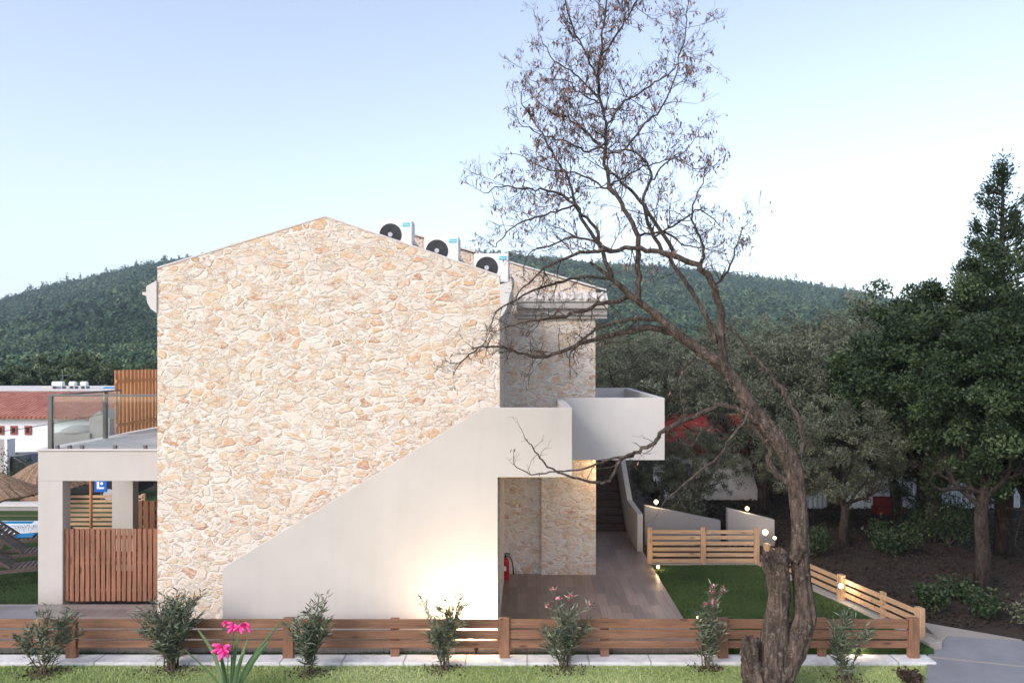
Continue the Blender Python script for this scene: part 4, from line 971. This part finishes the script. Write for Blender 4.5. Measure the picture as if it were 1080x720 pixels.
grass('veranda_grass', -16, -9.7, 14.9, 22, -.021, 50000, .04, 'grass_back', 'dark green lawn beside the veranda pillar', 3)
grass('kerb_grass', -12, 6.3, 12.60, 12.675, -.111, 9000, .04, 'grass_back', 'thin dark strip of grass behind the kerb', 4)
n = 26000; lx_ = g_.uniform(5.5, 24, n); ly_ = g_.uniform(12.8, 32, n); k = lx_ > 7.15-(ly_-13.1)*.27
kk = ~((lx_ > 6.5) & (ly_ < 14.1)); k &= kk
V, Q, A = leaf_quads(np.stack([lx_[k], ly_[k], -.20+.03*g_.random(k.sum())], 1), .09, .06, g_, 0, g_.beta(1.2, 3, k.sum()), np.tile(np.array([[1., 0, .1]]), (k.sum(), 1))*g_.choice([-1, 1], (k.sum(), 1)))
tag(np_mesh('leaf_litter', V, Q, M['litter_leaf']), 'fallen brown leaves covering the dark slope', 'leaf litter', kind='stuff')
bpy.context.view_layer.update()
# low undergrowth plants on the slope
def bush(px, y, w, h, label, seed, mat='broad_leaf', n=900):
    g_ = np.random.default_rng(seed); r = thing('small_bush', label, 'bush', (X(px, y), y, -.2))
    st = MB(); C = []
    for k in range(9):
        a_ = g_.uniform(0, 6.28); e_ = np.array([math.cos(a_)*w*g_.uniform(.2, 1), math.sin(a_)*w*g_.uniform(.2, 1), h*g_.uniform(.5, 1)])
        pts, rr = smooth_path([np.zeros(3), e_*.5+np.array([0, 0, h*.1]), e_], [.012, .008, .004], 4); st.tube(pts, rr, 4, cap=False)
        C.append(e_*g_.uniform(.35, 1, (n//9, 1))+g_.normal(0, w*.2, (n//9, 3))*np.array([1, 1, .6]))
    sub(st, 'stems', M['shrub_stem'], r); C = np.concatenate(C); C[:, 2] = np.abs(C[:, 2])
    V, Q, A = leaf_quads(C, .09, .045, g_, -.2, g_.beta(2, 3.5, len(C))); np_mesh('leaves', V, Q, M[mat], r, A)
bush(985, 14.9, .35, .65, 'small dark bush behind the end of the slanting pine fence', 1)
bush(1042, 14.6, .45, .55, 'small bush below the tall conifer trunk beside the path', 2)
bush(1085, 14.0, .4, .7, 'small bush at the right edge above the grey path', 3, 'olive_leaf')
bush(1012, 15.8, .5, .4, 'low dark undergrowth left of the conifer trunk', 4)
bush(940, 19.5, .8, .9, 'dark undergrowth bush behind the slanting fence', 5, n=1600)
bush(1000, 20.5, 1.2, 1.3, 'large dark undergrowth bush in front of the corrugated fence', 6, n=3000)
bush(860, 19.3, .5, .8, 'dark bush just behind the old leaning trunk', 7, n=1200)
bush(54, 13.4, .18, .35, 'small leafy plant at the foot of the veranda pillar', 8, 'oleander_leaf', 300)
bush(958, 11.7, .22, .18, 'small round dry plant in the lawn near the right end', 9, 'litter_leaf', 700)
bush(722, 21.8, .9, 1.5, 'thin dark bush between the two garden walls', 10, 'olive_leaf', 2200)

# ------------------------------------------------------------------ things beyond
# corrugated white fence behind the trees, red roofed building
cf_ = MB(); x = X(848,25.6)
while x < X(1075,25.6): cf_.prism_z([(x,25.6),(x+.08,25.53),(x+.16,25.6),(x+.16,25.61),(x,25.61)], -.3, Z(470,25.6)); x += .162
tag(cf_.build('corrugated_fence', M['corrugated']), 'pale corrugated sheet fence glimpsed behind the dark trees at right', 'fence')
rb = thing('red_roofed_house', 'low white building with a red roof glimpsed through the olive branches', 'building', (X(745,27), 27, -.2))
sub(MB().box(-1.4, 1.9, 0, 3, 0, 1.72), 'wall', M['plaster_white'], rb); sub(MB().prism_x([(-.3,1.70),(3.3,2.75),(3.3,2.83),(-.3,1.78)], -1.6, 2.1), 'roof', M['red_roof'], rb)
tag(MB().box(0,.9,0,.4,.0,.22).box(.05,.85,.36,.4,.22,.5).build('red_bench', M['dark_red']), 'small dark red bench under the trees near the corrugated fence', 'bench').location = (X(925,23.5), 23.5, .0)

# village on the left
fh = thing('farmhouse', 'white building with a red tiled roof and tiny red framed windows', 'building', (-24.5, 34, -1))
fw = sub(MB().box(-6, 11.5, 0, 6, 0, Z(441,34)+1), 'wall', M['pool_white'], fh)
ev = Z(440,33.7)+1; rd = Z(415,37)+1
sub(MB().prism_x([(-.35,ev-.06),(3.,rd),(6.3,ev),(6.3,ev+.1),(3.,rd+.1),(-.35,ev+.04)], -6.3, 11.8), 'roof', M['roof_tile'], fh)
for px in (1, 15, 30):
    x = X(px, 34)+24.5; z = Z(453.5, 34)+1; f = sub(MB().box(x-.15, x+.15, -.05, -.002, z-.2, z+.2), 'window', M['red_frame'], fh)
    sub(MB().box(x-.07, x+.07, -.06, -.051, z-.12, z+.12), 'pane', M['dark_void'], f)
flat = thing('flat_roofed_building', 'white flat roofed building behind the red tiled roof', 'building', (-26, 43, -1))
sub(MB().box(-8, 12, 0, 6, 0, Z(412,43)+1), 'wall', M['pool_white'], flat); sub(MB().box(-8.1, 12.1, -.1, 6.1, Z(412,43)+1.002, Z(410.5,43)+1), 'parapet', M['plaster_white'], flat)
x = X(42,44)+26; sub(MB().box(x, x+.75, 1, 1.8, Z(412,44)+1, Z(407,44)+1), 'chimney', M['plaster'], flat)
x = X(61,44)+26; sub(MB().tube([(x,1.5,Z(412,44)+1),(x,1.5,Z(395,44)+1)], .025, 5).tube([(x-.3,1.5,Z(396,44)+1),(x+.6,1.5,Z(396,44)+1)], .02, 4), 'antenna', M['metal_grey'], flat)
for px, w, lb in ((56, 13, 'largest white water tank on the flat roof'), (74, 8, 'middle white water tank on the flat roof'), (86, 8, 'white water tank nearest the wooden screen on the flat roof')):
    y = 43.8; a_ = X(px, y); b_ = X(px+w, y); z = Z(410.5, 43)+.02; o = thing('water_tank', lb, 'water tank', (a_, y, z), 'water tanks on the flat roof')
    sub(MB().tube([(0,0,.26),(b_-a_-.12,0,.26)], .15, 14), 'tank', M['pool_white'], o); sub(MB().box(.05,.1,-.15,.15,0,.12).box(b_-a_-.1,b_-a_-.05,-.15,.15,0,.12), 'stand', M['metal_grey'], o)
tag(MB().prism_x([(0,0),(1.2,.45),(1.2,.5),(0,.05)], X(98,43.3), X(114,43.3)).build('blue_tarp', M['blue_cloth']), 'blue tarpaulin on the flat roof beside the wooden screen', 'tarpaulin').location = (0, 43.3, Z(418,43.3))
tag(MB().box(-.75,.75,-.6,.6,0,2.75).lathe([(0,2.75),(.7,2.76),(.66,2.85),(.3,3.02),(0,3.05)], n=24).build('concrete_tank', M['concrete'], smooth=False), 'grey block shaped concrete tank seen through the balcony glass', 'tank').location = (X(84,31), 31, -.9)
tag(MB().box(-.4,.4,-.5,.5,0,3.1).prism_y([(-.45,3.1),(.45,3.1),(0,3.45)], -.5, .5).build('concrete_tank', M['concrete']), 'narrow grey concrete hut with a pointed top beside the wooden screen', 'tank').location = (X(112,31), 31, -.7)
tag(MB().tube([P(-60,462,26), P(20,452.5,27), P(75,443,28), P(110,436,29)], .012, 4).build('power_cable', M['black_plastic']), 'thin overhead cable crossing in front of the white building', 'cable')
# low white outbuilding and cladding at the edge
ob = thing('outbuilding', 'grey sided outbuilding with white corner at the left edge', 'building', (X(-60,27), 27, -.3))
sub(MB().box(0, X(5,27)-X(-60,27), 0, .4, 0, Z(464,27)+.3), 'wall', M['concrete'], ob); sub(MB().box(X(5,27)-X(-60,27)+.002, X(8,27)-X(-60,27), -.02, .4, 0, Z(463,27)+.3), 'corner_trim', M['white_paint'], ob)
sh = thing('shed', 'low shed with a rusty tiled roof beneath the white building', 'shed', (X(10,30), 30, -.3))
sub(MB().box(0, 4.5, 0, 2.5, 0, Z(492,30)+.3), 'wall', M['plaster_white'], sh); sub(MB().prism_x([(-.3,Z(494,30)+.3),(2.7,Z(484,30)+.3),(2.7,Z(482,30)+.3),(-.3,Z(491.5,30)+.3)], -.2, 4.7), 'roof', M['roof_tile'], sh)
bush(12, 25, .7, 2.1, 'dark green shrub in front of the low shed', 12, n=1500)
# straw parasols
def parasol(px, y, apex, rim, r_, label):
    z1 = Z(apex, y); z0 = Z(rim, y); o = thing('straw_parasol', label, 'parasol', (X(px, y), y, -.1), 'straw parasols by the pool')
    g2 = np.random.default_rng(int(px)+90); st = MB(); n = 72; vs = [(0,0,z1+.1)]; fs = []
    for ring, t_ in enumerate((.35, .7, 1.)):
        for j in range(n):
            a_ = 2*math.pi*j/n; rr = r_*t_*(1+(.04*g2.normal() if t_ == 1 else .012*g2.normal())); vs.append((rr*math.cos(a_), rr*math.sin(a_), z1+.1-(z1-z0)*(t_**1.15)+.015*g2.normal()))
    for j in range(n): fs.append((0, 1+j, 1+(j+1)%n))
    for q_ in range(2):
        for j in range(n): fs.append((1+q_*n+j, 1+(q_+1)*n+j, 1+(q_+1)*n+(j+1)%n, 1+q_*n+(j+1)%n))
    st.add(vs, fs); so_ = sub(st, 'canopy', M['straw'], o); so_.modifiers.new('t', 'SOLIDIFY').thickness = .05
    sub(MB().tube([(0,0,0),(0,0,z1+.05)], .04, 10), 'pole', M['screen_wood'], o)
    rb_ = MB()
    for j in range(8): a_ = j*math.pi/4; rb_.tube([(0,0,z1),(r_*.95*math.cos(a_), r_*.95*math.sin(a_), z0+.06)], .012, 4)
    sub(rb_, 'ribs', M['screen_wood'], o)
parasol(-18, 16.4, 494, 521, 1.08, 'nearest straw parasol at the left edge')
parasol(46, 21.5, 484, 511, 1.15, 'farther straw parasol just behind the veranda pillar')
# pool, fences, loungers
tag(MB().prism_z([(-30,19.2),(X(38,21.0),21.0),(X(38,21.0),22.6),(-30,22.6)], -.25, -.0).build('pool_deck', M['pool_white']), kind='structure')
tag(MB().prism_z([(-30,22.2),(X(33,22.2),22.2),(X(36,22.5),22.5),(-30,22.5)], .001, .012).build('pool_water', M['water']), kind='structure')
def hfence(name, label, x0, x1, y, h_, n, mat=('pine_z', 'screen_wood')):
    r = thing(name, label, 'fence', (x0, y, -.1)); L = x1-x0; k = max(2, int(L/1.6)+1)
    for i in range(k): a_ = L*i/(k-1); sub(MB().box(a_-.05, a_+.05, .031, .12, 0, h_+.1), 'post', M[mat[0]], r)
    for i in range(n): z = .1+h_/n*i+.02; sub(MB().box(0, L, 0, .03, z, z+h_/n*.62), 'rail', M['pine_x'], r)
hfence('slat_fence', 'pine slat fence seen between the veranda pillars', X(60,21.3), X(150,21.3), 21.3, Z(521,21.3), 8)
hfence('slat_fence', 'low pine slat fence behind the white pool edge', -30, X(45,23.2), 23.2, Z(545,23.2)+.02, 4)
hfence('slat_fence', 'short raised pine slat fence under the straw parasols', X(22,25), X(60,25), 25, Z(522,25), 6)
pl_ = thing('planter_wall', 'low grey planter wall with a white top behind the pool', 'wall', (-30, 24.2, -.1))
sub(MB().box(0, 30+X(45,24.2), 0, .4, 0, Z(534,24.2)+.1), 'wall', M['plaster_grey'], pl_); sub(MB().box(0, 30+X(45,24.2), -.03, .43, Z(534,24.2)+.102, Z(532.5,24.2)+.14), 'top', M['plaster_white'], pl_)
def lounger(x, y, rz, label, towel=False):
    r = thing('sun_lounger', label, 'sun lounger', (x, y, -.02), 'wooden sun loungers on the lawn', rz=rz)
    f = MB()
    for s_ in (-.3, .3): f.beam((s_,-.7,.32), (s_,1.1,.32), .04, .07); 
    f.box(-.3,.3,-.72,-.66,.28,.35).box(-.3,.3,1.06,1.12,.28,.35); sub(f, 'frame', M['grey_wood'], r)
    for s_ in (-.27, .27):
        for yy in (-.6, 1.0): sub(MB().beam((s_,yy,.3),(s_,yy+.1,.0), .05, .06), 'leg', M['grey_wood'], r)
    se = MB()
    for k in range(11): se.box(-.28,.28,.02+k*.095,.09+k*.095,.355,.375)
    sub(se, 'seat', M['grey_wood'], r)
    bk_ = MB(); d = Vector((0,-.62,.52)).normalized(); nrm = Vector((0,.52,.62)).normalized()
    for k in range(8): bk_.obox(Vector((0,0,.38))+d*(.06+k*.1), (.28,0,0), d*.037, nrm*.01)
    for s_ in (-.29, .29): bk_.beam(Vector((s_,0,.38)), Vector((s_,0,.38))+d*.84, .035, .05)
    sub(bk_, 'backrest', M['grey_wood'], r)
    pr_ = MB()
    for s_ in (-.25, .25): pr_.beam((s_,-.35,.64),(s_,-.6,.33), .03, .03)
    sub(pr_, 'backrest_prop', M['grey_wood'], r)
    wh = MB(); wh.tube([(-.34,.95,.1),(-.29,.95,.1)], .1, 14); sub(wh, 'wheel', M['grey_wood'], r)
    if towel:
        c = Vector((0,-.62,.95)); t_ = MB(); t_.obox((0,.15,.40), (.22,0,0), (0,.22,0), (0,0,.014)); o = t_.build('towel', M['blue_cloth']); o.location = (x, y, -.02); o.rotation_euler = (0,0,rz)
        tag(o, 'bright blue towel lying on the far wooden lounger', 'towel')
lounger(X(14,16.4), 16.4, R(-68), 'nearest wooden sun lounger at the left edge')
lounger(X(26,17.7), 17.7, R(-68), 'wooden sun lounger beside the veranda pillar')
lounger(X(18,19.0), 19.0, R(-68), 'far wooden sun lounger under the blue towel', True)
lounger(X(97,17.4), 17.6, R(-75), 'wooden sun lounger behind the veranda gate')
# pole, sign, parked car behind the veranda
tag(MB().tube([(0,0,0),(0,0,2.9)], .035, 10).lathe([(0,0),(.25,0),(.25,.06),(0,.08)], n=20).build('parasol_pole', M['screen_wood']), 'brown upright pole seen between the veranda pillars', 'pole').location = (X(96,18.6), 18.6, -.1)
sg = thing('blue_sign', 'blue sign with a white figure behind the slat fence', 'sign', (X(106,25), 25, -.1))
bd = sub(MB().box(-.2,.2,0,.04,Z(518.5,25)+.1,Z(503,25)+.1), 'board', M['blue_print'], sg); sub(MB().tube([(0,.06,0),(0,.06,Z(505,25))], .03, 8), 'post', M['metal_grey'], sg)
zc_ = Z(511.5,25)+.1; sub(MB().box(-.12,-.04,-.006,-.001,zc_-.12,zc_+.12).box(-.035,.12,-.006,-.001,zc_-.12,zc_-.06).tube([(.04,-.001,zc_+.06),(.04,-.006,zc_+.06)], .05, 12), 'figure', M['white_paint'], bd)
def car(x, y, rz, label, mat):
    r = thing('parked_car', label, 'car', (x, y, -.1), rz=rz)
    body = [(-2.1,.3),(2.1,.3),(2.15,.6),(2.0,.85),(1.2,.95),(.6,1.38),(-.9,1.42),(-1.7,1.0),(-2.1,.9)]
    sub(MB().prism_y(body, -.85, .85), 'body', mat, r, bevel=.06)
    sub(MB().prism_y([(.55,.97),(1.05,.95),(.5,1.32),(-.85,1.35),(-1.35,1.0)], -.86, .86), 'window', M['dark_void'], r)
    for xx in (-1.3, 1.3):
        for yy in (-.86, .68): w = sub(MB().tube([(xx,yy,.32),(xx,yy+.18,.32)], .32, 20), 'wheel', M['black_plastic'], r); MB().tube([(xx,yy-.01,.32),(xx,yy+.19,.32)], .19, 14).build('rim', M['hub_grey'], w)
    sub(MB().box(2.0,2.14,-.75,-.4,.62,.78), 'headlight', M['white_paint'], r); sub(MB().box(2.0,2.14,.4,.75,.62,.78), 'headlight', M['white_paint'], r)
car(X(86,26.5), 26.5, R(185), 'black car parked behind the slat fence between the pillars', M['car_black'])
car(X(8,28), 28, R(178), 'dark car parked behind the straw parasols at the left edge', M['car_black'])

# ------------------------------------------------------------------ the air
hz_ = MB().box(-1900, 1900, -80, 1350, -1.3, 175).build('haze', None)
hm = bpy.data.materials.new('haze'); hm.use_nodes = True; hm.node_tree.nodes.clear()
ov = hm.node_tree.nodes.new('ShaderNodeOutputMaterial'); pv = hm.node_tree.nodes.new('ShaderNodeVolumePrincipled')
pv.inputs['Density'].default_value = .00028; pv.inputs['Color'].default_value = (.62, .78, .95, 1); pv.inputs['Anisotropy'].default_value = .0
hm.node_tree.links.new(pv.outputs[0], ov.inputs['Volume']); hz_.data.materials.clear(); hz_.data.materials.append(hm)
hz_.location = (0, 0, 0); tag(hz_, kind='stuff', label='thin bluish air between the garden and the hill', cat='haze')
